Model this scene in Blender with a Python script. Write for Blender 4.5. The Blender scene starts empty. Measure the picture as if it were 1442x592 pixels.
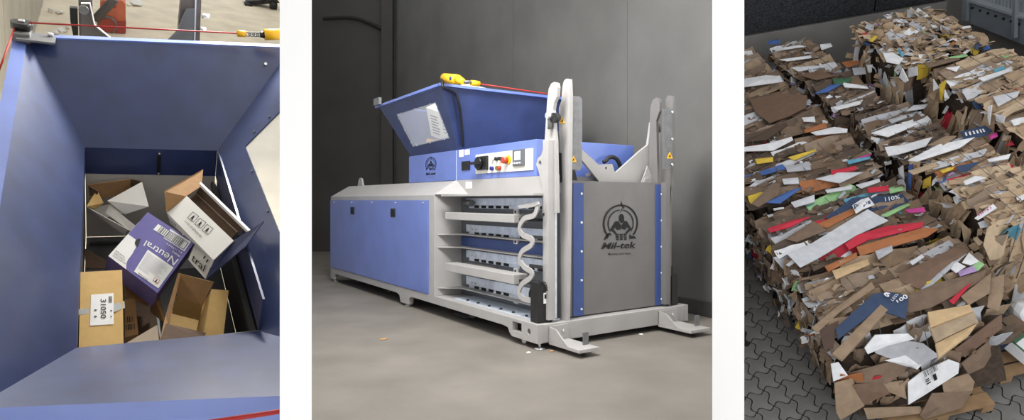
import bpy, bmesh, math, random
from mathutils import Vector, Matrix
random.seed(7)
R = random.random
def U(a, b): return a + (b - a) * R()

# ------------------------------------------------------------------ camera, sky, lamps
FPX, CX, CY, CAMH = 880.0, 721.0, 282.0, 1.32
scn = bpy.context.scene
COL = scn.collection
cam_d = bpy.data.cameras.new('camera'); cam = bpy.data.objects.new('camera', cam_d); COL.objects.link(cam)
cam_d.sensor_width = 36.0; cam_d.lens = FPX / 1442 * 36.0
cam_d.shift_y = -(296 - CY) / 1442.0
cam_d.clip_start = 0.05; cam_d.clip_end = 200
cam.location = (0, 0, CAMH); cam.rotation_euler = (math.pi / 2, 0, 0)
scn.camera = cam
w = bpy.data.worlds.new('overcast_sky'); scn.world = w; w.use_nodes = True
w.node_tree.nodes['Background'].inputs[0].default_value = (1.0, 1.0, 1.0, 1)
w.node_tree.nodes['Background'].inputs[1].default_value = 1.22
scn.view_settings.view_transform = 'Standard'; scn.view_settings.look = 'None'
scn.view_settings.exposure = 0.0; scn.view_settings.gamma = 1.0
scn.view_settings.use_curve_mapping = False
def lamp(name, loc, target, size, power, color=(1, 1, 1)):
    d = bpy.data.lights.new(name, 'AREA'); d.energy = power; d.size = size; d.color = color
    o = bpy.data.objects.new(name, d); COL.objects.link(o); o.location = loc
    o.rotation_euler = (Vector(target) - Vector(loc)).to_track_quat('-Z', 'Y').to_euler()
    return o
lamp('hall_lamp', (-.6, 4.2, 4.7), (-.5, 7.8, 0.8), 1.2, 310, (1.0, 0.98, 0.95))

# ------------------------------------------------------------------ materials
def lin(c):
    return tuple(((v / 255) / 12.92 if v / 255 <= 0.04045 else ((v / 255 + 0.055) / 1.055) ** 2.4) for v in c) + (1.0,)
MC = {}
def mat(name, rgb, rough=0.6, metal=0.0, var=0.12, scale=8.0, bump=0.0, bscale=60.0, coat=0.0, detail=6.0):
    if name in MC: return MC[name]
    m = bpy.data.materials.new(name); m.use_nodes = True
    nt = m.node_tree; b = nt.nodes['Principled BSDF']
    b.inputs['Roughness'].default_value = rough; b.inputs['Metallic'].default_value = metal
    if coat: b.inputs['Coat Weight'].default_value = coat; b.inputs['Coat Roughness'].default_value = 0.15
    c = lin(rgb)
    tc = nt.nodes.new('ShaderNodeTexCoord')
    n = nt.nodes.new('ShaderNodeTexNoise'); n.inputs['Scale'].default_value = scale; n.inputs['Detail'].default_value = detail
    nt.links.new(tc.outputs['Object'], n.inputs['Vector'])
    r = nt.nodes.new('ShaderNodeValToRGB')
    r.color_ramp.elements[0].position = 0.3; r.color_ramp.elements[1].position = 0.7
    r.color_ramp.elements[0].color = tuple(x * (1 - var) for x in c[:3]) + (1,)
    r.color_ramp.elements[1].color = tuple(min(1, x * (1 + var)) for x in c[:3]) + (1,)
    nt.links.new(n.outputs['Fac'], r.inputs['Fac']); nt.links.new(r.outputs['Color'], b.inputs['Base Color'])
    if bump:
        n2 = nt.nodes.new('ShaderNodeTexNoise'); n2.inputs['Scale'].default_value = bscale; n2.inputs['Detail'].default_value = 4
        nt.links.new(tc.outputs['Object'], n2.inputs['Vector'])
        bp = nt.nodes.new('ShaderNodeBump'); bp.inputs['Strength'].default_value = bump; bp.inputs['Distance'].default_value = 0.01
        nt.links.new(n2.outputs['Fac'], bp.inputs['Height']); nt.links.new(bp.outputs['Normal'], b.inputs['Normal'])
    MC[name] = m; return m
def glass(name, tint=(0.9, 0.93, 0.95), alpha=0.25):
    m = bpy.data.materials.new(name); m.use_nodes = True; nt = m.node_tree
    b = nt.nodes['Principled BSDF']
    b.inputs['Base Color'].default_value = tint + (1,); b.inputs['Roughness'].default_value = 0.05
    b.inputs['Alpha'].default_value = alpha
    n = nt.nodes.new('ShaderNodeTexNoise'); n.inputs['Scale'].default_value = 5
    bp = nt.nodes.new('ShaderNodeBump'); bp.inputs['Strength'].default_value = 0.03
    nt.links.new(n.outputs['Fac'], bp.inputs['Height']); nt.links.new(bp.outputs['Normal'], b.inputs['Normal'])
    return m
M_WHITE = mat('white_plaster', (253, 253, 253), 0.9, var=0.004)
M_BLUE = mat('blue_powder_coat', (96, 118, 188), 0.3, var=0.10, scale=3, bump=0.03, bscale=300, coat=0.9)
M_BLUE_SHADE = mat('scuffed_blue_shade_tone', (42, 56, 98), 0.45, var=0.2, scale=5, bump=0.04, bscale=120, coat=0.35)  # same blue coat, scuffed, darkened to hold the shade on hopper walls
M_STRIP = mat('blue_strip_paint', (56, 78, 135), 0.4, var=0.06)
M_GREY = mat('grey_machine_paint', (164, 162, 160), 0.5, var=0.05, scale=5, bump=0.04, bscale=350)
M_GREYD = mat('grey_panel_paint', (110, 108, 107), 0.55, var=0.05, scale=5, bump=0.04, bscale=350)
M_GALV = mat('glow_toned_galvanized_steel', (214, 224, 238), 0.3, 0.4, var=0.15, scale=14)  # bluish glow of the strapping bay put into the bright base colour
M_GALVD = mat('dull_galvanized_steel', (120, 121, 122), 0.45, 0.5, var=0.15, scale=14)
M_BLACK = mat('black_plastic', (22, 22, 23), 0.45, var=0.1)
M_INK = mat('black_ink', (12, 12, 13), 0.7, var=0.0)
M_RUB = mat('dark_rubber', (38, 38, 40), 0.7)
M_YEL = mat('yellow_plastic', (232, 178, 22), 0.4, var=0.05)
M_RED = mat('red_cord', (165, 32, 30), 0.6, var=0.1)
M_REDB = mat('red_button', (170, 60, 40), 0.4, var=0.05)
M_LABEL = mat('white_label', (235, 235, 233), 0.6, var=0.02)
M_CREAM = mat('cream_control_plate', (222, 220, 210), 0.45, var=0.02)
M_SCREEN = mat('pale_screen', (205, 215, 225), 0.2, var=0.03)
M_DGREY = mat('dark_grey_plastic', (92, 96, 102), 0.45, var=0.05)
M_GREENB = mat('green_button', (40, 130, 60), 0.4, var=0.05)
M_NAVYB = mat('navy_button', (30, 40, 120), 0.4, var=0.05)
M_CHROME = mat('zinc_bolt', (215, 217, 220), 0.25, 0.8, var=0.05)
M_CONC = mat('concrete_floor', (116, 111, 104), 0.75, var=0.16, scale=1.6, bump=0.08, bscale=90, detail=9)
M_CONCW = mat('grey_concrete_wall', (100, 100, 98), 0.85, var=0.14, scale=1.1, bump=0.06, bscale=30, detail=8)
M_CONCD = mat('dark_concrete_wall', (64, 63, 61), 0.85, var=0.14, scale=0.9, bump=0.06, bscale=30, detail=8)
M_GLASS = glass('scuffed_plexiglass')

# ------------------------------------------------------------------ frames: three neighbouring bays
class Frame:
    def __init__(s, X, Y, O):
        s.X = Vector(X).normalized(); Yv = Vector(Y); s.Y = (Yv - s.X * Yv.dot(s.X)).normalized()
        s.Z = s.X.cross(s.Y); s.O = Vector(O)
        s.R3 = Matrix((s.X, s.Y, s.Z))
        s.M = Matrix.Translation(s.O) @ s.R3.transposed().to_4x4()
        s.cam = s.R3 @ (Vector((0, 0, CAMH)) - s.O)
        s.planes = []                                     # (world point, world normal pointing out)
    def ray(s, px, py): return s.R3 @ Vector(((px - CX) / FPX, 1, (CY - py) / FPX))
    def on(s, px, py, ax, v):
        r = s.ray(px, py); return s.cam + r * ((v - s.cam[ax]) / r[ax])
    def onp(s, px, py, p0, n):
        r = s.ray(px, py); n = Vector(n); return s.cam + r * ((Vector(p0) - s.cam).dot(n) / r.dot(n))
def wray(px, dist): return Vector(((px - CX) / FPX * dist, dist, CAMH))
L3 = Vector((-.5575, .8302, 0)).normalized(); S3 = Vector((L3.y, -L3.x, 0))
MID = Frame(S3, L3, (0.2231, 5.4535, 0.0))               # x across the press, y along it, z up
A_Y = Vector((-573, 880, 591)).normalized()
def mkframe(Y, T, px, py, dep):
    Y = Vector(Y).normalized(); T = Vector(T); T = (T - Y * T.dot(Y)).normalized()
    return Frame(T, Y, wray(px, dep) + Vector((0, 0, (CY - py) / FPX * dep)))
LEF = mkframe((-573, 880, 591), (880, 573, 0), 108, 490, 3.0)
RIG = mkframe((-109, 764, 605), (1108, 38, 406), 1120, 470, 4.6)
WORLD = Frame((1, 0, 0), (0, 1, 0), (0, 0, 0))

# partition walls between the bays, radiating from the standpoint
def partition(name, pa, pb, dist, length, label):
    c = wray((pa + pb) / 2, dist); a = wray(pa, dist); b = wray(pb, dist)
    d = Vector((c.x, c.y, 0)).normalized(); n = Vector((d.y, -d.x, 0))      # n points right
    a = a * 1; ta = c.xy.dot(d.xy) / a.xy.dot(d.xy); tb = c.xy.dot(d.xy) / b.xy.dot(d.xy)
    a2 = Vector((a.x * ta, a.y * ta, 0)); b2 = Vector((b.x * tb, b.y * tb, 0))
    z0, z1 = -3.2, 8.5
    pts = [a2, b2, b2 + d * length, a2 + d * length]
    vs = [(p.x, p.y, z0) for p in pts] + [(p.x, p.y, z1) for p in pts]
    fs = [(3, 2, 1, 0), (4, 5, 6, 7)] + [(i, (i + 1) % 4, (i + 1) % 4 + 4, i + 4) for i in range(4)]
    me = bpy.data.meshes.new(name); me.from_pydata(vs, [], fs); me.materials.append(M_WHITE)
    o = bpy.data.objects.new(name, me); COL.objects.link(o); o['kind'] = 'structure'; o['label'] = label
    return (a2, -n), (b2, n)
l1, r1 = partition('wall_divider_left', 394, 439, 1.95, 17.5, 'white dividing wall between hopper bay and press hall')
l2, r2 = partition('wall_divider_right', 1003, 1048, 3.3, 10.0, 'white dividing wall between press hall and bale yard')
EPS = 0.004
def outp(pl, sgn): p, n = pl; return (p + n * EPS, -n)     # keep the side n points to
LEF.planes = [outp(l1, 1)]
MID.planes = [outp(r1, 1), outp(l2, 1)]
RIG.planes = [outp(r2, 1)]
WORLD.planes = MID.planes

# ------------------------------------------------------------------ mesh helpers (all coordinates are bay coordinates)
INFO = {}                                                 # object -> (frame, base)
def clip_bm(bm, fr, base):
    for (p, nout) in fr.planes:
        lp = fr.R3 @ (p - fr.O) - base; ln = fr.R3 @ nout
        if all((v.co - lp).dot(ln) <= 0 for v in bm.verts): continue
        bmesh.ops.bisect_plane(bm, geom=bm.verts[:] + bm.edges[:] + bm.faces[:], plane_co=lp, plane_no=ln, clear_outer=True)
def finish(name, bm, m, fr, base, parent=None, smooth=False, clip=True):
    if clip: clip_bm(bm, fr, base)
    me = bpy.data.meshes.new(name); bm.to_mesh(me); bm.free()
    if isinstance(m, (list, tuple)):
        for x in m: me.materials.append(x)
    else: me.materials.append(m)
    if smooth:
        for p in me.polygons: p.use_smooth = True
    o = bpy.data.objects.new(name, me); COL.objects.link(o)
    if parent is not None: o.parent = parent
    else: o.matrix_world = fr.M @ Matrix.Translation(base)
    INFO[o.name] = (fr, base)
    return o
def tag(o, label=None, cat=None, group=None, kind=None):
    if label: o['label'] = label
    if cat: o['category'] = cat
    if group: o['group'] = group
    if kind: o['kind'] = kind
    return o
def thing(name, label, cat, fr, base, group=None):
    o = bpy.data.objects.new(name, None); COL.objects.link(o); o.empty_display_size = 0.1
    o.matrix_world = fr.M @ Matrix.Translation(Vector(base)); INFO[o.name] = (fr, Vector(base))
    return tag(o, label, cat, group)
def fb(parent, fr):
    if parent is None: return fr, Vector((0, 0, 0))
    return INFO[parent.name]
def mesh(name, vs, fs, m, parent=None, fr=None, smooth=False, base=None):
    fr, b = fb(parent, fr)
    if base is not None and parent is None: b = Vector(base)
    bm = bmesh.new(); V = [bm.verts.new(Vector(v) - b) for v in vs]
    for f in fs:
        try: bm.faces.new([V[i] for i in f])
        except ValueError: pass
    bmesh.ops.recalc_face_normals(bm, faces=bm.faces[:])
    return finish(name, bm, m, fr, b, parent, smooth)
BOXF = [(0, 3, 2, 1), (4, 5, 6, 7), (0, 1, 5, 4), (1, 2, 6, 5), (2, 3, 7, 6), (3, 0, 4, 7)]
def box(name, lo, hi, m, parent=None, fr=None, bev=0.0, base=None):
    fr, b = fb(parent, fr)
    if base is not None and parent is None: b = Vector(base)
    x0, y0, z0 = lo; x1, y1, z1 = hi
    bm = bmesh.new()
    V = [bm.verts.new(Vector(v) - b) for v in [(x0, y0, z0), (x1, y0, z0), (x1, y1, z0), (x0, y1, z0), (x0, y0, z1), (x1, y0, z1), (x1, y1, z1), (x0, y1, z1)]]
    for f in BOXF: bm.faces.new([V[i] for i in f])
    bmesh.ops.recalc_face_normals(bm, faces=bm.faces[:])
    if bev: bmesh.ops.bevel(bm, geom=bm.edges[:], offset=bev, segments=2, affect='EDGES', profile=0.5)
    return finish(name, bm, m, fr, b, parent)
def slab(name, pts, vec, m, parent=None, fr=None, holes=(), base=None, bev=0.0):
    """planar polygon (with holes) given by 3d points, extruded by vec"""
    fr, b = fb(parent, fr)
    if base is not None and parent is None: b = Vector(base)
    bm = bmesh.new(); edges = []
    for loop in [pts] + list(holes):
        vs = [bm.verts.new(Vector(p) - b) for p in loop]
        edges += [bm.edges.new((vs[i], vs[(i + 1) % len(vs)])) for i in range(len(vs))]
    if holes:
        bmesh.ops.triangle_fill(bm, edges=edges, use_beauty=True)
    else:
        bm.faces.new(bm.verts[:])
    r = bmesh.ops.extrude_face_region(bm, geom=bm.faces[:])
    bmesh.ops.translate(bm, vec=Vector(vec), verts=[g for g in r['geom'] if isinstance(g, bmesh.types.BMVert)])
    bmesh.ops.recalc_face_normals(bm, faces=bm.faces[:])
    if bev and not holes:
        bmesh.ops.bevel(bm, geom=[e for e in bm.edges if e.calc_face_angle(0) > 0.5], offset=bev, segments=1, affect='EDGES')
    return finish(name, bm, m, fr, b, parent)
def cyl(name, p, q, r, m, parent=None, fr=None, seg=16, r2=None, base=None):
    fr, b = fb(parent, fr)
    if base is not None and parent is None: b = Vector(base)
    p = Vector(p); q = Vector(q); d = q - p
    bm = bmesh.new()
    bmesh.ops.create_cone(bm, cap_ends=True, segments=seg, radius1=r, radius2=r if r2 is None else r2, depth=d.length)
    mt = Matrix.Translation((p + q) / 2 - b) @ d.to_track_quat('Z', 'Y').to_matrix().to_4x4()
    bmesh.ops.transform(bm, matrix=mt, verts=bm.verts[:])
    o = finish(name, bm, m, fr, b, parent)
    for f in o.data.polygons: f.use_smooth = len(f.vertices) == 4
    return o
def tube(name, pts, r, m, parent=None, fr=None, seg=8, base=None):
    fr, b = fb(parent, fr)
    if base is not None and parent is None: b = Vector(base)
    P = [Vector(p) for p in pts]; bm = bmesh.new(); rings = []
    for i, p in enumerate(P):
        d = (P[min(i + 1, len(P) - 1)] - P[max(i - 1, 0)]).normalized()
        a = d.orthogonal().normalized() if i == 0 else (prev - d * prev.dot(d)).normalized()
        prev = a; c = d.cross(a)
        rings.append([bm.verts.new(p - b + (a * math.cos(2 * math.pi * k / seg) + c * math.sin(2 * math.pi * k / seg)) * r) for k in range(seg)])
    for i in range(len(P) - 1):
        for k in range(seg): bm.faces.new((rings[i][k], rings[i][(k + 1) % seg], rings[i + 1][(k + 1) % seg], rings[i + 1][k]))
    bm.faces.new(rings[0][::-1]); bm.faces.new(rings[-1])
    return finish(name, bm, m, fr, b, parent, smooth=True)
def curve(pts, n=8):
    P = [Vector(p) for p in pts]; P = [P[0]] + P + [P[-1]]; out = []
    for i in range(1, len(P) - 2):
        for k in range(n):
            t = k / n; a, b, c, d = P[i - 1:i + 3]
            out.append(0.5 * ((2 * b) + (c - a) * t + (2 * a - 5 * b + 4 * c - d) * t * t + (3 * b - a - 3 * c + d) * t ** 3))
    out.append(P[-2]); return out
# flat print on a quad q = (bottom-left, bottom-right, top-right, top-left) in bay coordinates
def qmap(q, u, v, off):
    q = [Vector(p) for p in q]; n = (q[1] - q[0]).cross(q[3] - q[0]).normalized()
    return q[0] * (1 - u) * (1 - v) + q[1] * u * (1 - v) + q[2] * u * v + q[3] * (1 - u) * v + n * off
def decal(name, q, polys, m, parent, off=0.003):
    vs, fs = [], []
    for pl in polys:
        fs.append(tuple(range(len(vs), len(vs) + len(pl)))); vs += [qmap(q, u, v, off) for u, v in pl]
    fr, b = INFO[parent.name]; bm = bmesh.new(); V = [bm.verts.new(v - b) for v in vs]
    for f in fs: bm.faces.new([V[i] for i in f])
    return finish(name, bm, m, fr, b, parent)
FULL = [[(0, 0), (1, 0), (1, 1), (0, 1)]]
def rect(u0, v0, u1, v1): return [(u0, v0), (u1, v0), (u1, v1), (u0, v1)]
def text(name, q, s, m, parent, off=0.0035, bold=0.0, shear=0.0):
    cu = bpy.data.curves.new('txt', 'FONT'); cu.body = s; cu.offset = bold; cu.shear = shear; cu.resolution_u = 3
    cu.align_x = 'CENTER'
    t = bpy.data.objects.new('txt', cu); COL.objects.link(t)
    me = bpy.data.meshes.new_from_object(t.evaluated_get(bpy.context.evaluated_depsgraph_get()))
    bpy.data.objects.remove(t); bpy.data.curves.remove(cu)
    xs = [v.co.x for v in me.vertices]; ys = [v.co.y for v in me.vertices]
    x0, x1, y0, y1 = min(xs), max(xs), min(ys), max(ys); fr, b = INFO[parent.name]
    for v in me.vertices: v.co = qmap(q, (v.co.x - x0) / (x1 - x0), (v.co.y - y0) / (y1 - y0), off) - b
    bm = bmesh.new(); bm.from_mesh(me); bpy.data.meshes.remove(me)
    return finish(name, bm, m, fr, b, parent)
def barcode(n, u0, v0, u1, v1):
    out = []; u = 0.0
    while u < 1:
        wd = U(0.25, 1.0) / n; out.append(rect(u0 + (u1 - u0) * u, v0, u0 + (u1 - u0) * min(1, u + wd), v1)); u += wd + U(0.3, 1.0) / n
    return out
def sub(q, u0, v0, u1, v1): return (qmap(q, u0, v0, 0), qmap(q, u1, v0, 0), qmap(q, u1, v1, 0), qmap(q, u0, v1, 0))
def lines(n, u0, v0, u1, v1, fill=0.55):
    h = (v1 - v0) / n; return [rect(u0, v0 + i * h, u1 - (u1 - u0) * U(0, .35), v0 + (i + fill) * h) for i in range(n)]

# ================================================================== MIDDLE BAY: press hall
def W(px, dep, z): return ((px - CX) / FPX * dep, dep, z)
KX, KY = -2.93, 15.8
fl = mesh('floor_hall', [(-7, 0.9, 0), (4, 0.9, 0), (6, 17, 0), (-9, 17, 0), (-7, 0.9, -0.15), (4, 0.9, -0.15), (6, 17, -0.15), (-9, 17, -0.15)],
          [(0, 1, 2, 3), (4, 7, 6, 5), (0, 4, 5, 1), (1, 5, 6, 2), (2, 6, 7, 3), (3, 7, 4, 0)], M_CONC, fr=WORLD)
tag(fl, 'pale worn concrete floor of the press hall', kind='structure')
def wallseg(name, a, b, z0, z1, th, m, parent=None):
    a = Vector((a[0], a[1], 0)); b = Vector((b[0], b[1], 0)); d = (b - a).normalized(); n = Vector((-d.y, d.x, 0))
    if n.y < 0: n = -n
    p = [a, b, b + n * th, a + n * th]
    vs = [(q.x, q.y, z0) for q in p] + [(q.x, q.y, z1) for q in p]
    return mesh(name, vs, BOXF, m, parent, WORLD)
wr_dir = (Vector((2.27, 7.08, 0)) - Vector((KX, KY, 0))).normalized()
def wrp(t, off=0.0):
    n = Vector((wr_dir.y, -wr_dir.x, 0))                 # towards the hall is -n or n
    if n.y > 0: n = -n
    p = Vector((KX, KY, 0)) + wr_dir * t + n * off; return (p.x, p.y)
WLEN = 11.2
wr = tag(wallseg('wall_right', wrp(-.2), wrp(WLEN), 0, 9, .3, M_CONCD), 'grey precast concrete wall behind the press', kind='structure')
def tjoint(px):                                          # where a joint seen at px cuts the wall
    k = (px - CX) / FPX; return (k * KY - KX) / (wr_dir.x - k * wr_dir.y)
cuts = [0, tjoint(725) - .01, tjoint(725) + .01, tjoint(886) - .004, tjoint(886) + .004, WLEN]
for i in range(0, 6, 2): wallseg('panel', wrp(cuts[i], .03), wrp(cuts[i + 1], .03), 0.0, 9, .029, M_CONCW, wr)
tag(wallseg('baseboard_right', wrp(2.0, .09), wrp(WLEN, .09), 0, .17, .058, M_CONCD), 'low dark concrete kerb along the right wall', kind='structure')
wl = tag(wallseg('wall_left', (KX + .02, KY), (-9, 16.4), 0, 9, .3, M_CONCD), 'dark grey concrete wall at the back left', kind='structure')
tag(box('trim_1', (KX - .33, KY - .22, 0), (KX - .05, KY - .02, 9), M_CONCD, fr=WORLD), 'dark concrete pilaster in the corner', kind='structure')

tube('stain_band', curve([W(455, 15.85, 5.93), W(495, 15.85, 5.95), W(520, 15.8, 5.8), W(540, 15.75, 5.62), W(552, 15.72, 5.57)]), .045, mat('damp_dark_band', (34, 34, 33), .9), wl)
B = thing('baling_press', 'long grey and blue baling press with hopper and lifting masts on hall floor', 'baling press', MID, (0.95, 2.85, 0))
def mS(px, py, s): return MID.on(px, py, 0, s)
def mL(px, py, l): return MID.on(px, py, 1, l)
def mZ(px, py, z): return MID.on(px, py, 2, z)
# base frame
prof = [(0, .225), (0, .06), (.40, .06), (.44, .085), (.47, .13), (.55, .14), (2.58, .14), (2.66, .12), (2.68, .035), (2.92, .035), (2.96, .12), (3.04, .14), (5.42, .14), (5.50, .12), (5.52, .045), (5.71, .045), (5.71, .225)]
hole1 = [(.245, .115), (.245, .2), (.395, .2), (.395, .115)]
hole2 = [(.13 + .026 * math.cos(a * math.pi / 6), .145 + .03 * math.sin(a * math.pi / 6)) for a in range(12)]
rail = slab('front_rail', [(0, y, z) for y, z in prof], (.06, 0, 0), M_GREY, B, holes=[[(0, y, z) for y, z in hole1], [(0, y, z) for y, z in hole2]])
box('rail_inner_web', (.075, .09, .065), (.10, .5, .215), M_BLACK, B)
slab('rear_rail', [(1.89, y, z) for y, z in prof], (.06, 0, 0), M_GREY, B)
box('end_beam', (.061, 0, .06), (1.889, .06, .225), M_GREY, B, bev=.006)
box('rear_end_beam', (.061, 5.6, .10), (1.889, 5.70, .225), M_GREY, B)
box('deck_plate', (.061, .061, .20), (1.889, 2.0, .224), M_GREY, B)
for y in (1.2, 3.4, 4.6): box('cross_beam', (.061, y, .09), (1.889, y + .1, .19), M_BLACK, B)
for (x, y) in [(.06, .05), (.06, 2.8), (.06, 5.6), (1.88, .05), (1.88, 2.8), (1.88, 5.6)]:
    ft = cyl('levelling_foot', (x, y, 0.0), (x, y, .018), .055, M_CHROME, B, r2=.04)
    cyl('stem', (x, y, .0181), (x, y, .07), .014, M_CHROME, ft, seg=10)
cyl('castor', (.05, .28, .04), (.08, .28, .04), .035, M_CHROME, B)
slab('drop_flap', [(.25, 1.35, .139), (.25, 1.75, .139), (.12, 1.75, .05), (.12, 1.45, .04)], (0, 0, .012), M_RUB, B)
# long cabinet with sloping shoulder
body = slab('cabinet_body', [(0.005, 2.0, .226), (0.005, 2.0, 1.375), (.31, 2.0, 1.548), (1.64, 2.0, 1.548), (1.945, 2.0, 1.375), (1.945, 2.0, .226)], (0, 3.71, 0), M_GREY, B)
pan = box('side_door', (-.008, 2.13, .232), (.003, 5.695, 1.318), M_BLUE, B, bev=.002)
for px, py in [(496.5, 297), (553.5, 300)]:
    c = mS(px, py, -.009); wv = .075 if px < 520 else .07
    lt = box('latch', (-.016, c.y - wv, c.z - .055), (-.0085, c.y + wv, c.z + .055), M_RUB, pan)
    box('latch_recess', (-.018, c.y - wv * .6, c.z - .035), (-.0165, c.y + wv * .6, c.z + .03), M_INK, pan)
for px in (471, 495.5, 524, 557, 596):
    c = mS(px, 286, -.009); cyl('bolt', (-.018, c.y, 1.285), (-.0085, c.y, 1.285), .014, M_CHROME, pan, seg=8)
c = mS(507, 262, .31)
slab('lifting_lug', [(.31, c.y - .11, 1.549), (.31, c.y - .05, 1.66), (.31, c.y, 1.675), (.31, c.y + .05, 1.66), (.31, c.y + .11, 1.549)], (.03, 0, 0), M_GREY, B,
     holes=[[(.31, c.y + .025 * math.cos(a), 1.625 + .03 * math.sin(a)) for a in (0, 1, 2, 3, 4, 5)]])
# strapping bay
box('bay_back_wall', (.36, .14, .226), (.40, 1.999, 1.37), M_DGREY, B)
box('bay_roof_web', (.30, .10, 1.384), (.36, 1.999, 1.549), M_GREY, B)
box('bay_top_flange', (.02, .09, 1.362), (.30, 1.86, 1.38), M_GREY, B)
slab('bay_shoulder_gusset', [(.02, 1.998, 1.381), (.30, 1.998, 1.548), (.30, 1.72, 1.381)], (-.015, -.004, .004), M_GREY, B)
def bz(px, py): return mS(px, py, .345).z
bands = [(bz(690, 288), bz(690, 281)), (bz(690, 327.5), bz(690, 320)), (bz(690, 366), bz(690, 358)), (bz(690, 406), bz(690, 397))]
for z0, z1 in bands:
    z0 -= .012; z1 += .012
    gb = box('galvanized_band', (.345, .16, z0), (.3595, 1.86, z1), M_GALV, B)
    vs, fs = [], []
    for k in range(9):
        y = .38 + k * .15
        if k in (3,): continue
        n = len(vs); vs += [(.343, y, z0 - .03), (.343, y + .09, z0 - .03), (.343, y + .09, z0 - .002), (.343, y, z0 - .002), (.359, y, z0 - .03), (.359, y + .09, z0 - .03), (.359, y + .09, z0 - .002), (.359, y, z0 - .002)]
        fs += [tuple(i + n for i in f) for f in BOXF]
    tag(mesh('slot_row', vs, fs, M_INK, gb), kind='stuff')
    box('lower_strip', (.35, .16, z0 - .034), (.3593, 1.8, z0 - .002), M_GALV, gb)
    for y in (.83, .24):
        sb = box('square_bolt', (.33, y - .035, z0 - .085), (.358, y + .035, z0 - .035), M_LABEL, gb, bev=.004)
        cyl('bolt_hole', (.326, y, z0 - .06), (.3295, y, z0 - .06), .014, M_INK, gb, seg=10)
    for k in range(2): cyl('rivet', (.335, 1.72 - k * .07, z0 + .03), (.344, 1.72 - k * .07, z0 + .03), .011, M_CHROME, gb, seg=8)
cyl('roller', (.30, 1.80, 1.29), (.30, 1.66, 1.29), .035, M_GALVD, B)
box('blue_inner_panel', (.345, .15, bz(690, 352) - .0), (.3592, 1.97, bz(690, 337)), M_STRIP, B)
# flared guide plates: wing by the divider, then a straight run
for (z) in (.922, .775, .31):
    slab('guide_plate', [(.05, 1.998, z), (.25, 1.80, z), (.25, .16, z), (.344, .16, z), (.344, 1.998, z)], (0, 0, .014), M_GREY, B)
for z0, z1 in ((1.105, 1.185), (.53, .62)):
    br = box('press_bar', (.04, .43, z0), (.20, 1.80, z1), M_GREY, B, bev=.006)
    box('bar_tongue', (.10, .17, z0 + .02), (.19, .429, z0 + .045), M_RUB, br)
    box('bar_mount', (.21, 1.2, z0 + .01), (.344, 1.78, z1 - .012), M_GREYD, br)
box('chamber_floor_plate', (.11, .10, .2245), (.355, 1.7, .236), M_GALV, B)
for k in range(6): cyl('floor_bolt', (.13, .35 + k * .22, .2365), (.13, .35 + k * .22, .25), .016, M_RUB, B, seg=8)
# serpentine latch bar
sp = [(757, 287), (752, 303), (738, 308), (731, 320), (735, 331), (748, 337), (747, 346), (735, 354), (731, 366), (737, 376), (748, 384), (746, 392), (735, 400), (730, 412), (736, 421), (750, 424)]
P = curve([mS(x, y, .06) for x, y in sp], 5)
vs, fs = [], []
for i, p in enumerate(P):
    d = (P[min(i + 1, len(P) - 1)] - P[max(i - 1, 0)]).normalized(); nn = Vector((0, -d.z, d.y)) * .024
    for x in (0, .016):
        vs += [(p.x + x, p.y + nn.y, p.z + nn.z), (p.x + x, p.y - nn.y, p.z - nn.z)]
for i in range(len(P) - 1):
    a = i * 4; b = a + 4; fs += [(a, a + 1, b + 1, b), (a + 2, b + 2, b + 3, a + 3), (a, b, b + 2, a + 2), (a + 1, a + 3, b + 3, b + 1)]
mesh('serpentine_latch', vs, fs, M_GREY, B)
slab('latch_lever', [mS(x, y, .055) for x, y in [(728, 290), (757, 284), (759, 288), (750, 292), (731, 294)]], (.012, 0, 0), M_GREY, B)
for (px, py) in [(752, 302), (750, 334), (750, 375)]:
    q = mS(px, py, .08); box('latch_arm', (.077, q.y - .13, q.z - .014), (.10, q.y + .05, q.z + .014), M_RUB, B)
# end wall: press door, strips, bolts
box('end_frame', (.30, .13, .226), (1.80, .20, 1.49), M_GREYD, B)
dr = box('end_door', (.41, .098, .236), (1.69, .129, 1.50), M_GREYD, B, bev=.004)
for x0, x1, cx, ys in ((.475, .60, 817, (267, 303, 342, 398, 440)), (1.565, 1.675, 925, (274, 312, 350, 388, 427))):
    st = box('blue_strip', (x0, .088, .24), (x1, .0975, 1.478), M_STRIP, dr)
    for k in range(5):
        z = .30 + k * .27; cyl('bolt', (x1 - .03, .078, z), (x1 - .03, .0875, z), .011, M_LABEL, st, seg=8)
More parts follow.
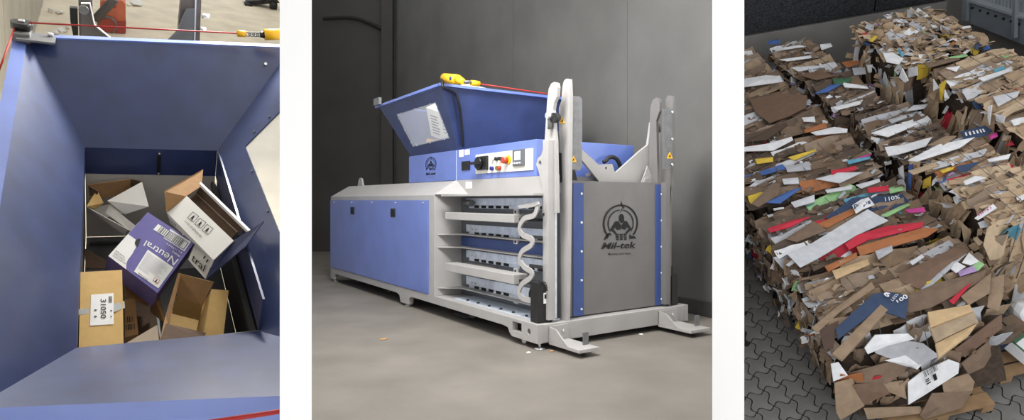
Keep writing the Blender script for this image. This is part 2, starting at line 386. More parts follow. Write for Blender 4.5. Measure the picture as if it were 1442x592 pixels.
# emblem in unit coordinates of a square (0..1, up)
def emb():
    cx, cy = .47, .62; out = []
    def arc(rx, ry, th, a0, a1, n=28):
        pts = [(cx + rx * math.cos(a0 + (a1 - a0) * i / n), cy + ry * math.sin(a0 + (a1 - a0) * i / n)) for i in range(n + 1)]
        pin = [(cx + (rx - th) * math.cos(a0 + (a1 - a0) * i / n), cy + (ry - th) * math.sin(a0 + (a1 - a0) * i / n)) for i in range(n + 1)]
        for i in range(n): out.append([pts[i], pts[i + 1], pin[i + 1], pin[i]])
    arc(.275, .29, .026, math.radians(-42), math.radians(222)); arc(.205, .215, .018, math.radians(-38), math.radians(80)); arc(.205, .215, .018, math.radians(95), math.radians(215))
    out.append([(.475, .965), (.50, .90), (.53, .86), (.475, .83), (.455, .78), (.49, .82), (.50, .86), (.46, .905)])   # flame notch
    out.append([(.205, .37), (.245, .46), (.30, .485), (.335, .44), (.30, .45), (.265, .40)])
    out.append([(.72, .375), (.60, .375), (.61, .455), (.635, .42), (.69, .41)])
    out.append([(.48 + .042 * math.cos(a * math.pi / 8), .695 + .07 * math.sin(a * math.pi / 8)) for a in range(16)])
    out.append([(.305, .53), (.38, .65), (.43, .655), (.48, .58), (.47, .53), (.41, .52), (.38, .56), (.355, .53), (.41, .47), (.39, .45)])
    out.append([(.64, .53), (.565, .65), (.52, .655), (.48, .58), (.49, .53), (.54, .52), (.565, .56), (.595, .53), (.54, .47), (.56, .45)])
    for r in range(4):
        for k in range(3):
            a = .385 + k * .062; v = .44 - r * .026; out.append([(a + r * .004, v), (a + .054, v), (a + .05, v + .02), (a + r * .004, v + .02)])
    return out
def plane_q(fn, v, x0, y0, x1, y1): return (fn(x0, y1, v), fn(x1, y1, v), fn(x1, y0, v), fn(x0, y0, v))
a = mL(830, 372, .096); b_ = mL(920, 280, .096)
q = (Vector((a.x, .096, a.z - .02)), Vector((b_.x, .096, a.z - .02)), Vector((b_.x, .096, b_.z)), Vector((a.x, .096, b_.z)))
tag(decal('emblem', q, emb(), M_INK, dr), 'black emblem of a figure holding a crate inside a ring')
q0 = (mL(846, 351.5, .096), mL(896, 349.5, .096), mL(895, 340.5, .096), mL(847, 342, .096))
text('lettering', q0, 'Mil-tek', M_INK, dr, bold=.022, shear=.25)
q0 = (mL(856, 361, .096), mL(888, 359.5, .096), mL(888, 355, .096), mL(856, 356.5, .096))
text('slogan_lettering', q0, 'Maximize your waste', M_BLACK, dr, shear=.2, bold=.008)
# masts at the end
def pixslab(name, pts, ax, v, th, m, parent, holes=()):
    fn = {0: mS, 1: mL}[ax]; vec = (th, 0, 0) if ax == 0 else (0, th, 0)
    return slab(name, [fn(x, y, v) for x, y in pts], vec, m, parent, holes=[[fn(x, y, v) for x, y in h] for h in holes])
mA = pixslab('mast_plate', [(763, 300), (766.8, 200), (770.5, 142), (772.7, 125), (776, 118), (780, 115.5), (784, 117), (785, 123), (784, 136), (780, 145), (778.5, 155), (782, 200), (784, 300)], 0, .20, .035, M_GREY, B)
tubeA = box('mast_tube', (.13, .02, .25), (.215, .10, 1.86), M_GREY, B, bev=.005)
box('mast_edge_rail', (.216, .03, .26), (.235, .075, 1.86), M_GALV, B)
cyl('hinge_pin', mL(770, 163, .03), mL(776, 163, .03), .028, M_CHROME, B)
cyl('hinge_post', mL(774.5, 182, .05), mL(774.5, 162, .05), .022, M_GALVD, B)
cyl('hinge_knob', mL(779, 166, .0), mL(784, 166, .02), .045, M_BLACK, B)
mB = pixslab('mast_plate', [(787, 152), (790.5, 142), (792, 122), (794, 114), (797, 111), (801, 111), (802, 134), (801, 240), (798, 455), (790, 457), (789, 300), (787, 200)], 0, .335, .04, M_GREY, B)
pixslab('mast_inner_web', [(783, 190), (787, 190), (790, 455), (786, 455)], 0, .33, .03, M_GREYD, B)
pixslab('mast_slot', [(785, 222), (787, 215), (790, 216), (791, 256), (789, 258)], 0, .325, .004, M_INK, B)
pixslab('cover_plate', [(803, 135), (817, 136), (820, 140), (819.5, 235), (816, 241), (803, 238)], 1, .0, .012, M_GALVD, B)
pixslab('mast_wedge', [(800, 238), (803, 226), (809, 236), (813, 254), (800, 254)], 1, .12, .05, M_RUB, B)
for y in (136, 181, 225): c = mL(802.5, y, -.005); cyl('bolt', (c.x, -.018, c.z), (c.x, -.001, c.z), .013, M_CHROME, B, seg=8)
pixslab('lifting_eye', [(758, 240), (755, 232), (757, 223), (762, 219), (766, 205), (767, 268), (762, 256)], 0, .24, .025, M_GREY, B,
        holes=[[(760.5 + 2.2 * math.cos(a), 230 + 4 * math.sin(a)) for a in (0, 1, 2, 3, 4, 5)]])
pixslab('mast_plate', [(913.5, 260), (914, 200), (916, 150), (919, 141), (924, 137.5), (928, 139), (929, 144), (928.5, 157), (924, 170), (926, 260)], 0, 1.62, .035, M_GREYD, B)
pixslab('mast_plate', [(936.5, 160), (937.5, 139), (941, 134.6), (946, 135), (947.5, 140), (947, 240), (943, 300), (942, 434), (936, 436), (935, 300)], 0, 1.735, .035, M_GREYD, B)
pixslab('cover_plate', [(934, 153), (947, 153.5), (947, 236), (940, 239), (934, 238)], 1, .0, .012, M_GALVD, B)
for y in (158, 196, 232): c = mL(946, y, -.005); cyl('bolt', (c.x, -.018, c.z), (c.x, -.001, c.z), .013, M_CHROME, B, seg=8)
box('mast_tube', (1.64, .02, .25), (1.70, .09, 1.5), M_GREYD, B)
pixslab('swing_arm', [(868, 243), (900, 214), (912.6, 204), (917, 172), (922, 172), (929, 180), (930, 259), (866, 257)], 1, .26, .03, M_GREY, B)
cyl('arm_pivot', mL(925.5, 181, .24), mL(925.5, 181, .26) + Vector((0, -.05, 0)), .045, M_GALVD, B)
pixslab('swing_arm', [(820, 211), (843, 232), (862, 231), (871, 257), (844, 256), (820, 226)], 1, .24, .03, M_GREY, B,
        holes=[[(853.5 + 1.6 * math.cos(a), 237 + 2.3 * math.sin(a)) for a in (0, 1, 2, 3, 4, 5)]])
pixslab('rib', [(903, 259), (912, 234), (923, 259)], 1, .2, .012, M_GREY, B)
pixslab('rib', [(905, 259), (909, 250), (914, 249), (915, 251), (910, 253), (907, 259)], 1, .17, .012, M_GREY, B)
for x0, x1, y0, y1 in ((814, 843, 249, 256), (832, 842, 244, 248), (877, 897, 251, 258), (882, 894, 246, 250)):
    pixslab('ram_mount', [(x0, y1), (x0, y0), (x1, y0 + .5), (x1, y1 + .5)], 1, .30, .08, M_GREYD, B)
tube('hydraulic_hose', curve([mL(x, y, .36) for x, y in [(850, 228), (853, 227), (857, 222.5), (863, 221.5), (869, 225), (873, 233), (873.5, 244)]]), .022, M_BLACK, B)
def warn(px, py, ax, v, parent, r=4.4):
    fn = {0: mS, 1: mL}[ax]
    n = fn(px, py, v)
    tri = slab('warning_sticker', [fn(px - r, py + r, v), fn(px + r, py + r, v), fn(px, py - r * 1.15, v)], (-.003, 0, 0) if ax == 0 else (0, -.003, 0), M_YEL, parent)
    slab('warning_symbol', [fn(px - r * .35, py + r * .6, v - .0035), fn(px + r * .3, py + r * .5, v - .0035), fn(px + r * .2, py - r * .4, v - .0035)], (-.001, 0, 0) if ax == 0 else (0, -.001, 0), M_INK, tri)
warn(791.5, 169.5, 0, .334, B); warn(807.5, 224, 1, -.002, B); warn(943, 219, 1, -.002, B)
# actuators, cables, step brackets
ac = box('black_actuator', (.04, .05, .226), (.21, .17, .59), M_BLACK, B, bev=.012)
qq = (mL(765, 428, .049), mL(777, 427, .049), mL(777, 411, .049), mL(765, 413, .049)); decal('label', qq, FULL, M_LABEL, ac); decal('label_print', qq, [rect(.1, .45, .35, .85)] + lines(4, .5, .4, .9, .8), M_INK, ac, .005)
box('black_actuator', (1.76, .05, .226), (1.86, .14, .54), M_BLACK, B, bev=.012)
box('actuator_head', (1.76, .06, .541), (1.79, .10, .64), M_BLACK, B, bev=.008)
for dx in (0, 3):
    tube('actuator_cable', curve([mS(x, y, .09) for x, y in [(752, 436 - dx), (747, 425), (746 + dx, 412), (751 + dx, 401), (760 + dx, 397 + dx * .3), (768, 401), (770, 410)]]), .009, M_BLACK, B)
def bracket(s0, s1):
    br = box('step_bracket', (s0, -.42, .045), (s1, -.002, .075), M_GREY, B, bev=.004)
    slab('gusset', [(s0, -.001, .076), (s0, -.001, .20), (s0, -.10, .19), (s0, -.26, .076)], (.014, 0, 0), M_GREY, br)
    slab('mount_plate', [(s0, -.001, .077), (s1, -.001, .077), (s1, -.001, .205), (s0, -.001, .205)], (0, -.012, 0), M_GREY, br)
    box('stop_tab', (s1 - .07, -.30, .0755), (s1 - .015, -.285, .18), M_GALVD, br)
    for k in (0.3, .7): cyl('bolt', (s0 + (s1 - s0) * k, -.03, .15), (s0 + (s1 - s0) * k, -.014, .15), .016, M_CHROME, br, seg=8)
    for k in (-.1, -.36): cyl('pad', (s0 + .1, k, 0), (s0 + .1, k, .044), .02, M_RUB, br, seg=8)
bracket(.12, .34); bracket(1.50, 1.78)
# control housing
hs = box('control_housing', (.30, .43, 1.549), (1.60, 3.33, 1.905), M_BLUE, B, bev=.006)
box('housing_seam', (.297, 2.0, 1.552), (.299, 2.012, 1.90), M_GALV, hs)
cp = box('control_plate', (.288, .475, 1.61), (.2985, 1.55, 1.82), M_CREAM, hs)
F = .287
def cpt(px, py): c = mS(px, py, F); return c
def knob(name, px, py, r, m, out=.03, seg=14, m2=None):
    c = cpt(px, py); k = cyl(name, (F + .0005, c.y, c.z), (F - out, c.y, c.z), r, m, cp, seg=seg); return k
c = cpt(680.5, 230); ks = box('main_switch', (F - .03, c.y - .11, c.z - .075), (F, c.y + .10, c.z + .075), M_BLACK, cp, bev=.006)
cyl('switch_dial', (F - .0305, c.y + .03, c.z), (F - .06, c.y + .03, c.z), .065, M_BLACK, ks, seg=20)
box('switch_grip', (F - .10, c.y - .06, c.z - .014), (F - .061, c.y + .16, c.z + .014), M_BLACK, ks)
knob('lamp_button', 695, 224, .018, M_CREAM); knob('lamp_button', 700.5, 224, .02, M_BLACK); knob('lamp_button', 706, 223.5, .02, M_BLACK)
knob('lamp_button', 694, 237.5, .022, M_NAVYB); knob('lamp_button', 702, 237, .024, M_GREENB); knob('lamp_button', 704.5, 236.8, .022, M_REDB, .035)
knob('emergency_ring', 716.5, 225, .045, M_YEL, .01); knob('emergency_stop', 714.5, 226.2, .034, M_REDB, .06)
c0, c1 = cpt(723.5, 211.5), cpt(739.5, 235)
hm = box('touch_panel', (F - .02, c1.y, c1.z + .012), (F, c0.y, c0.z), M_DGREY, cp, bev=.005)
box('screen', (F - .024, c1.y + .05, c1.z + .07), (F - .0205, c0.y - .045, c0.z - .02), M_SCREEN, hm)
for k in range(4): box('key', (F - .024, c1.y + .05 + k * .045, c1.z + .035), (F - .0205, c1.y + .075 + k * .045, c1.z + .05), M_LABEL, hm)
c = mS(656.5, 233.5, .299); box('display_window', (.288, c.y - .09, c.z - .05), (.2985, c.y + .09, c.z + .05), M_BLACK, hs)
c = mS(654, 215, .299)
box('sticker', (.2965, c.y - .12, c.z - .03), (.2985, c.y - .01, c.z + .03), M_LABEL, hs); box('sticker', (.2965, c.y + .02, c.z - .045), (.2985, c.y + .12, c.z + .035), M_LABEL, hs)
c = mS(661, 260.5, .299); box('sticker', (.2965, c.y - .06, c.z - .04), (.2995, c.y + .08, c.z + .035), M_LABEL, B)
a = mS(594, 249, .2985); b_ = mS(622, 219, .2985)
q = (Vector((.2985, a.y, 1.585)), Vector((.2985, b_.y, 1.585)), Vector((.2985, b_.y, 1.885)), Vector((.2985, a.y, 1.885)))
decal('emblem', q, emb(), M_INK, hs)
text('lettering', sub(q, .22, .16, .73, .28), 'Mil-tek', M_INK, hs, bold=.022, shear=.25)
text('slogan_lettering', sub(q, .3, .05, .66, .1), 'Maximize your waste', M_INK, hs)
# hopper
RZ, BZ = 2.585, 1.906
rim = [(0.0, 1.81, RZ), (0.0, 3.60, RZ - .02), (1.95, 3.60, RZ - .02), (1.95, 1.81, RZ)]
bot = [(.32, 2.02, BZ), (.32, 3.31, BZ), (1.58, 3.31, BZ), (1.58, 2.02, BZ)]
def quadplane(i): a, b, c = Vector(rim[i]), Vector(rim[(i + 1) % 4]), Vector(bot[i]); return a, (b - a).cross(c - a)
p0, n0 = quadplane(0)
win = [MID.onp(x, y, p0, n0) for x, y in [(561, 162), (612.5, 146), (631, 193.5), (583, 205)]]
nn = n0.normalized() * .012
if nn.x > 0: nn = -nn
hf = slab('hopper_front', [bot[0], bot[1], tuple(MID.onp(*[535, 152], p0, n0) * 0 + Vector(rim[1])), rim[0]], -nn, M_BLUE_SHADE, B, holes=[win])
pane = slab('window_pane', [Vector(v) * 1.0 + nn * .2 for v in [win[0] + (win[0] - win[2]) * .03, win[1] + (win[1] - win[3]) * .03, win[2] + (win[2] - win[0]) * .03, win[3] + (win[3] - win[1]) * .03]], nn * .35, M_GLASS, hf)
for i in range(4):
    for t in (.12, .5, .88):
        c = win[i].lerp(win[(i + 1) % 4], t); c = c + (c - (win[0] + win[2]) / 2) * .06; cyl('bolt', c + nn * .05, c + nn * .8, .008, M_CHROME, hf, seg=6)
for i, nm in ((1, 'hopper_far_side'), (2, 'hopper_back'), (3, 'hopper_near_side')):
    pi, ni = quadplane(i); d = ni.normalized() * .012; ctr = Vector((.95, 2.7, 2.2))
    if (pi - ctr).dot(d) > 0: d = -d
    slab(nm, [bot[i], bot[(i + 1) % 4], rim[(i + 1) % 4], rim[i]], d, M_BLUE_SHADE, B)
for i in range(4):
    a = Vector(rim[i]); b2 = Vector(rim[(i + 1) % 4]); o = Vector(((-1, 0, 0), (0, 1, 0), (1, 0, 0), (0, -1, 0))[i]) * .05
    e = (b2 - a).normalized() * .05
    slab('rim_flange', [a - e, b2 + e, b2 + e + o, a - e + o], (0, 0, .03), M_BLUE, B)
c = mS(537, 148, -.03); box('cord_bracket', (-.10, c.y - .08, RZ + .0), (-.06, c.y + .10, RZ + .09), M_GALVD, B)
ye = [mS(x, y, .0) for x, y in [(626, 110), (631, 109.5), (645, 112), (653, 115.5), (662, 116)]]
sw = cyl('pull_switch', ye[0], ye[2], .052, M_YEL, B); cyl('switch_nose', ye[2] + (ye[3] - ye[2]) * .02, ye[3], .05, M_YEL, sw, r2=.03)
cyl('purple_button', ye[2].lerp(ye[1], .3) + Vector((-.06, 0, 0)), ye[2].lerp(ye[1], .3) + Vector((-.045, 0, 0)), .02, M_NAVYB, sw, seg=10)
tube('spring_link', [ye[3], mL(660, 115, ye[3].y - .02), mL(666, 117, ye[3].y)], .014, M_GALVD, B)
c = mL(669, 117.5, ye[3].y); cyl('cord_grip', c + Vector((-.05, 0, 0)), c + Vector((.05, 0, 0)), .03, M_YEL, B)
tube('pull_cord', [c + Vector((.05, 0, 0)), mL(770, 132, ye[3].y), mL(790, 135, ye[3].y)], .007, M_RED, B)
tube('switch_cable', curve([ye[0] + Vector((-.03, 0, 0)), mS(623, 117, -.06), mS(625, 124, -.05), Vector(mL(640, 132, 1.78)), Vector(mL(646, 145, 1.8)), Vector(mL(650, 175, 1.88)), Vector(mL(652, 206, 1.97))]), .016, M_BLACK, B)
# cardboard inside the hopper, seen through the pane
M_CB = mat('brown_cardboard', (176, 138, 96), 0.85, var=0.08, scale=20, bump=0.1, bscale=200)
M_CBW = mat('white_cardboard', (228, 226, 221), 0.7, var=0.03)
M_BAG = mat('clear_film', (170, 170, 168), 0.3, var=0.2, scale=12)
def tbox(name, label, fr, cen, dims, rot, m, cat='box', group=None):
    t = thing(name, label, cat, fr, cen, group); Rm = rot.to_matrix(); h = Vector(dims) / 2
    vs = [Vector(cen) + Rm @ Vector((sx * h.x, sy * h.y, sz * h.z)) for sz in (-1, 1) for sx, sy in ((-1, -1), (1, -1), (1, 1), (-1, 1))]
    b = mesh('carton', vs, BOXF, m, t); return t, b, vs
from mathutils import Euler
cw = (win[0] + win[2]) / 2
t, b_, vs = tbox('carton_box', 'white printed carton seen through the hopper window', MID, cw + Vector((.34, .0, .04)), (.16, .52, .40), Euler((.35, -.45, .1)), M_CBW)
q = (vs[3], vs[0], vs[4], vs[7]); decal('print_block', q, lines(7, .12, .15, .42, .85, .4) + lines(5, .55, .3, .85, .85, .3) + [rect(.75, .12, .9, .25)], M_INK, b_)
tbox('carton_box', 'brown carton half hidden behind the white one in the hopper window', MID, cw + Vector((.82, -.12, -.0)), (.22, .8, .5), Euler((.1, -.3, .3)), M_CB)
tbox('carton_box', 'small brown carton low in the hopper window', MID, cw + Vector((.27, .30, -.22)), (.1, .13, .16), Euler((.2, .4, .5)), M_CB)
tbox('carton_box', 'crumpled grey carton at the bottom of the hopper window', MID, cw + Vector((.30, -.42, -.14)), (.08, .16, .12), Euler((.3, -.3, .4)), M_BAG)
sh = slab('cardboard_sheet', [mL(640, 121, 1.9), mL(660, 118, 1.9), mL(690, 125.5, 1.9), mL(688, 131, 1.9), mL(640, 127, 1.9)], (0, .02, .0), M_CBW, fr=MID, base=mL(660, 124, 1.9))
tag(sh, 'white cardboard sheet sticking up over the hopper rim', 'cardboard')
# bits of litter on the hall floor
for i, (x, y, nm, r) in enumerate([(541, 478, 'orange leaf scrap lying alone on the concrete left of the press', .05), (745, 497, 'pale chip beside the levelling foot of the press', .03), (777, 495, 'brown chip under the step bracket', .03), (903, 471, 'white scrap in the shadow below the end beam', .03)]):
    c = mZ(x, y, .004); pts = [(c.x + r * U(.6, 1) * math.cos(a), c.y + r * U(.6, 1) * math.sin(a), .002) for a in (0, 1.1, 2.3, 3.4, 4.6)]
    tag(slab('floor_scrap', pts, (0, 0, .006), M_CB if i in (0, 2) else M_CBW, fr=MID, base=c), nm, 'scrap')

# ================================================================== LEFT BAY: looking down into a press hopper
M_TAN = mat('tan_cardboard', (206, 170, 108), 0.85, var=0.05, scale=25, bump=0.08, bscale=220)
M_BRN = mat('brown_kraft_cardboard', (158, 122, 82), 0.88, var=0.08, scale=25, bump=0.1, bscale=220)
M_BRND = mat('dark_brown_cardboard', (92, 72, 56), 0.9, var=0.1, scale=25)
M_PURP = mat('purple_print_cardboard', (98, 92, 158), 0.6, var=0.05, scale=18)
M_GBR = mat('grey_brown_cardboard', (142, 128, 110), 0.88, var=0.08, scale=25)
M_NAVY = mat('navy_print_cardboard', (40, 46, 82), 0.6, var=0.08)
M_FADE = mat('grey_white_cardboard', (196, 192, 184), 0.75, var=0.05)
M_SAND = mat('dusty_concrete', (226, 216, 194), 0.85, var=0.12, scale=2.5, bump=0.1, bscale=60, detail=9)
M_PRE = mat('pale_precast_wall', (176, 172, 160), 0.85, var=0.1, scale=2)
M_RM = mat('faded_red_plastic', (205, 112, 84), 0.6, var=0.1)
M_RMD = mat('brick_red_plastic', (160, 70, 58), 0.6, var=0.1)
M_ARM = mat('dark_grey_arm_paint', (88, 84, 84), 0.55, var=0.08)
def lp(px, py, ax, v): return LEF.on(px, py, ax, v)
FZ = -1.5
tag(mesh('floor_hopper_bay', [(-2.2, -2.2, FZ), (7, -2.2, FZ), (7, 19, FZ), (-2.2, 19, FZ), (-2.2, -2.2, FZ - .1), (7, -2.2, FZ - .1), (7, 19, FZ - .1), (-2.2, 19, FZ - .1)], BOXF, M_SAND, fr=LEF), 'dusty pale concrete floor around the hopper', kind='structure')
wh = tag(box('wall_hopper_bay', (-1.05, -1.5, FZ + .001), (-.90, 19, 3.2), M_RUB, fr=LEF), 'pale precast concrete wall left of the hopper', kind='structure')
for y0, y1 in ((-1.4, 3.75), (3.79, 6.1), (6.13, 9.2), (9.23, 14), (14.03, 18.9)): box('panel', (-.899, y0, FZ + .02), (-.85, y1, 3.2), M_PRE, wh)

tag(box('sky_blocker_hopper_bay', (-1.05, -2.4, 3.21), (4.5, 1.6, 3.3), M_PRE, fr=LEF), 'unseen slab added above the hopper bay to cut sky light', kind='structure')  # unseen slab added to keep sky light off the far hopper wall
_ll = lamp('hopper_bay_lamp', LEF.M @ Vector((1.25, 4.0, 1.9)), LEF.M @ Vector((-.4, .9, .3)), .5, 215, (1, .98, .95))
H = thing('press_hopper', 'open blue steel hopper seen from above with cartons inside', 'hopper', LEF, (.41, .9, -.52))
fl_ = lp(38, 54, 1, 2.4)
c_fl, c_fr, c_nl, c_nr = (0, 1.82, .2), (.82, 1.82, .215), (0, 0, 0), (.82, -.02, 0)
def pn(a, b, c): a, b, c = Vector(a), Vector(b), Vector(c); return (b - a).cross(c - a)
fr_ = LEF.onp(394, 68, c_fl, pn(c_fl, c_fr, fl_))
farR = fl_ + (fr_ - fl_) * ((1.42 - fl_.x) / (fr_.x - fl_.x))
nearL = LEF.onp(-46, 580, c_nl, pn(c_nl, c_fl, fl_))
nearR = LEF.onp(396, 561, c_nl, pn(c_nl, c_nr, nearL))
nearR = nearL + (nearR - nearL) * ((1.42 - nearL.x) / (nearR.x - nearL.x))
TH = .012
def wall4(name, pts, m=M_BLUE_SHADE):
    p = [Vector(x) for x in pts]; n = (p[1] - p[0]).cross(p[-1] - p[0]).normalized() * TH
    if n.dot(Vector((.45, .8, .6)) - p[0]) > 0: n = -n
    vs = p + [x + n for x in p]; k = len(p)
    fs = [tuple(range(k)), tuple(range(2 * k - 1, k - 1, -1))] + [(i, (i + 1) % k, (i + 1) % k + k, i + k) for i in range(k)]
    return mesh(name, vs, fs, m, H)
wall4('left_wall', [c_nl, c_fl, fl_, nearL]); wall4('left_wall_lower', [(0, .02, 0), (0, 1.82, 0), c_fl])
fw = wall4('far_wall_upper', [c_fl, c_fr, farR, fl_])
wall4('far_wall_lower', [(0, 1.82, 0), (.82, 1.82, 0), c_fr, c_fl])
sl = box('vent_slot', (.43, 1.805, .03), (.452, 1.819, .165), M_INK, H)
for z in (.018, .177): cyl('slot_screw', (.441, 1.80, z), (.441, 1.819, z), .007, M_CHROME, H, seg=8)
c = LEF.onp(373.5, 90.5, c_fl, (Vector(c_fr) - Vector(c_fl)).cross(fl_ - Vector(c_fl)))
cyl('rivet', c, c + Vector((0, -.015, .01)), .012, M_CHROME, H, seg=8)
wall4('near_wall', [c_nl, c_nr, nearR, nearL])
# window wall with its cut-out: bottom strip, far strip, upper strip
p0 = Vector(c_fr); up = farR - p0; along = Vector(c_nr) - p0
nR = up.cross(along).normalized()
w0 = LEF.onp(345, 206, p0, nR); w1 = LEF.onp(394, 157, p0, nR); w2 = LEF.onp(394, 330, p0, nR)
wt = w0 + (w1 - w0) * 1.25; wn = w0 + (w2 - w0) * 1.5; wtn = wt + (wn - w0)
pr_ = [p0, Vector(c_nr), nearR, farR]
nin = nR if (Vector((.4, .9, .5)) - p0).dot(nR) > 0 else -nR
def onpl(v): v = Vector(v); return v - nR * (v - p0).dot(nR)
slab('window_wall', [onpl(x) for x in pr_], -nin * TH, M_BLUE_SHADE, H, holes=[[w0, wt, wtn, wn]])
box('window_wall_lower', (.821, -.02, 0), (.833, 1.82, .215), M_BLUE_SHADE, H)
sc = 1.02
slab('window_pane', [w0 - nin * .008, wt - nin * .008, wtn - nin * .008, wn - nin * .008], -nin * .004, M_GLASS, H)
for k, tt in ((0, .25), (0, .6), (1, .2), (1, .5)):
    c = (w0.lerp(wt, tt) - (wn - w0) * .03) if k == 0 else (w0.lerp(wn, tt) - (wt - w0) * .04)
    cyl('rivet', c, c + nin * .008, .008, M_GALVD, H, seg=8)
# rims and flanges
def flange(a, b, o, name='rim_flange'):
    a, b, o = Vector(a), Vector(b), Vector(o)
    mesh(name, [a, b, b + o, a + o, a - Vector((0, 0, .045)), b - Vector((0, 0, .045)), b + o - Vector((0, 0, .045)), a + o - Vector((0, 0, .045))], BOXF, M_BLUE, H)
up0 = Vector((0, 0, .012))
flange(fl_ + up0, farR + up0, (0, .07, 0)); flange(fl_ + up0 + Vector((0, .07, 0)), nearL + up0, (-.075, 0, 0)); flange(nearL + up0, nearR + up0, (0, -.09, 0))
# chamber below the hopper mouth
box('chamber_side', (-.016, 0.0, -.52), (-.003, 1.83, -.013), M_GALVD, H)
box('chamber_end', (0, 1.822, -.52), (.82, 1.836, -.001), M_FADE, H)
box('chamber_near_end', (0, -.03, -.52), (.82, -.014, -.001), M_GALVD, H)
box('chamber_window_side', (.834, 0.0, -.52), (.85, 1.82, .0), M_RUB, H)
box('rubber_rail', (.79, 0.02, -.08), (.82, 1.80, -.04), M_RUB, H)
box('chamber_floor', (0, 0, -.54), (.833, 1.82, -.521), M_GALVD, H)
box('ram_plate', (.42, .0, -.515), (.82, 1.3, -.48), M_RUB, H)
tube('chamber_crease', [(0.02, 1.70, -.50), (.42, 1.72, -.5), (.5, 1.60, -.505)], .015, M_GALVD, H)
# pulley, pull cord, switch
pc = lp(30.5, 35, 1, 2.43)
pl = cyl('pulley', pc - Vector((0, 0, .022)), pc + Vector((0, 0, .022)), .062, M_BLACK, H, seg=24)
cyl('pulley_nut', pc + Vector((0, 0, .0225)), pc + Vector((0, 0, .035)), .02, M_CHROME, pl, seg=6)
box('pulley_bracket', (pc.x - .05, pc.y - .10, pc.z - .10), (pc.x + .05, pc.y + .06, pc.z - .03), M_GALVD, H, bev=.006)
box('bracket_foot', (fl_.x - .05, fl_.y - .12, fl_.z + .014), (fl_.x + .16, fl_.y + .06, fl_.z + .028), M_GALVD, H)
cyl('bracket_bolt', (fl_.x + .13, fl_.y + .02, fl_.z + .029), (fl_.x + .13, fl_.y + .02, fl_.z + .05), .018, M_CHROME, H, seg=6)
g0 = lp(334, 47, 1, 2.42); g1 = lp(346, 48, 1, 2.42)
tube('pull_cord', [lp(-6, 112, 1, 1.9), lp(21, 38, 1, 2.40)], .006, M_RED, H)
tube('pull_cord', [lp(41, 32, 1, 2.42), g0], .006, M_RED, H)
tube('pull_cord', [lp(290, 596, 2, .76), lp(400, 579, 2, .76)], .008, M_RED, H)
cyl('cord_grip', g0, g1, .026, M_YEL, H)
for k in range(4):
    a = g1.lerp(lp(367, 49, 1, 2.42), k / 4 + .06); b2 = g1.lerp(lp(367, 49, 1, 2.42), (k + 1) / 4)
    n = 8; tube('chain_link', [a.lerp(b2, .5) + Vector((.022 * math.cos(2 * math.pi * i / n), .0, .016 * math.sin(2 * math.pi * i / n))) for i in range(n + 1)], .005, M_GALVD, H, seg=6)
sw = cyl('pull_switch', lp(372, 49, 1, 2.42), lp(397, 48, 1, 2.42), .044, M_YEL, H); cyl('switch_nose', lp(366, 49, 1, 2.42), lp(371.8, 49, 1, 2.42), .02, M_BLACK, sw, r2=.03)
# lifting masts beyond the far wall
MY = 3.2
def ms(name, pts, y, th, m): return slab(name, [lp(a, b, 1, y) for a, b in pts], (0, th, 0), m, H)
ms('mast', [(110, -12), (130, -12), (131, 62), (112, 62)], MY, .1, M_ARM)
a_ = ms('mast_arm', [(114, 5), (127, 5), (133, 35), (157, 55), (157, 62), (114, 62)], MY - .05, .04, M_ARM)
ms('arm_edge', [(114, 4), (127, 4), (134, 35), (158, 55), (156, 55), (132.5, 36), (126, 6), (114, 6)], MY - .065, .014, M_LABEL)
ms('mast', [(256, -12), (284, -12), (281, 66), (272, 66), (250, 66), (252, 30)], MY, .1, M_ARM)
ms('mast_arm', [(262, 13), (274, 13), (272, 66), (228, 66), (250, 44)], MY - .05, .04, M_DGREY)
ms('mast_bright_edge', [(275, -12), (277, -12), (275, 66), (273, 66)], MY - .012, .01, M_GALV)
c = lp(118, 13, 1, MY - .06); cyl('arm_pivot', c, c + Vector((0, -.03, 0)), .035, M_GALVD, H)
c = lp(284, 22, 1, MY); cyl('mast_pin', c, c + Vector((.06, 0, 0)), .022, M_CHROME, H); c = lp(281, 41, 1, MY); cyl('mast_pin', c, c + Vector((.05, 0, 0)), .022, M_CHROME, H)
ms('hydraulic_block', [(98, 11), (109, 12), (110, 50), (103, 50), (99, 30)], MY + .05, .06, M_BLACK)
# --- red floor sweeper standing on the floor behind
RW = lp(160, 48, 2, FZ); k = (RW - LEF.cam).length / FPX                 # metres per pixel there
S_ = thing('floor_sweeper', 'faded red walk-behind sweeper with round side disc and dark handle', 'sweeper', LEF, RW)
def rp(px, py, y): return lp(px, py, 1, y)
y_ = RW.y
slab('housing', [rp(141, 47, y_ + .1), rp(141, 4, y_ + .1), rp(146, 1, y_ + .1), rp(172, 1, y_ + .1), rp(177, 6, y_ + .1), rp(177, 30, y_ + .1), rp(141, 33, y_ + .1)], (0, .5, 0), M_RM, S_)
slab('lower_housing', [rp(162, 31, y_ + .06), rp(177.5, 30.5, y_ + .06), rp(177, 47, y_ + .06), rp(162, 47, y_ + .06)], (0, .5, 0), M_RMD, S_)
c = rp(151.5, 36, y_); dr_ = cyl('side_disc', c, c + Vector((0, .09, 0)), abs((rp(163, 36, y_) - c).x), M_RMD, S_, seg=28)
tube('disc_rim', [c + Vector((abs((rp(164, 36, y_) - c).x) * math.cos(a * math.pi / 12), .05, abs((rp(164, 36, y_) - c).x) * math.sin(a * math.pi / 12))) for a in range(25)], .025, M_GALVD, dr_)
slab('grip_recess', [rp(153, 12, y_ + .09), rp(153, 8, y_ + .09), rp(163, 6, y_ + .09), rp(163, 11, y_ + .09)], (0, .008, 0), M_RMD, S_)
tube('handle', [rp(134, 28, y_ - .1), rp(148, 13, y_ - .12), rp(161, -1, y_ - .15)], .07, M_ARM, S_)
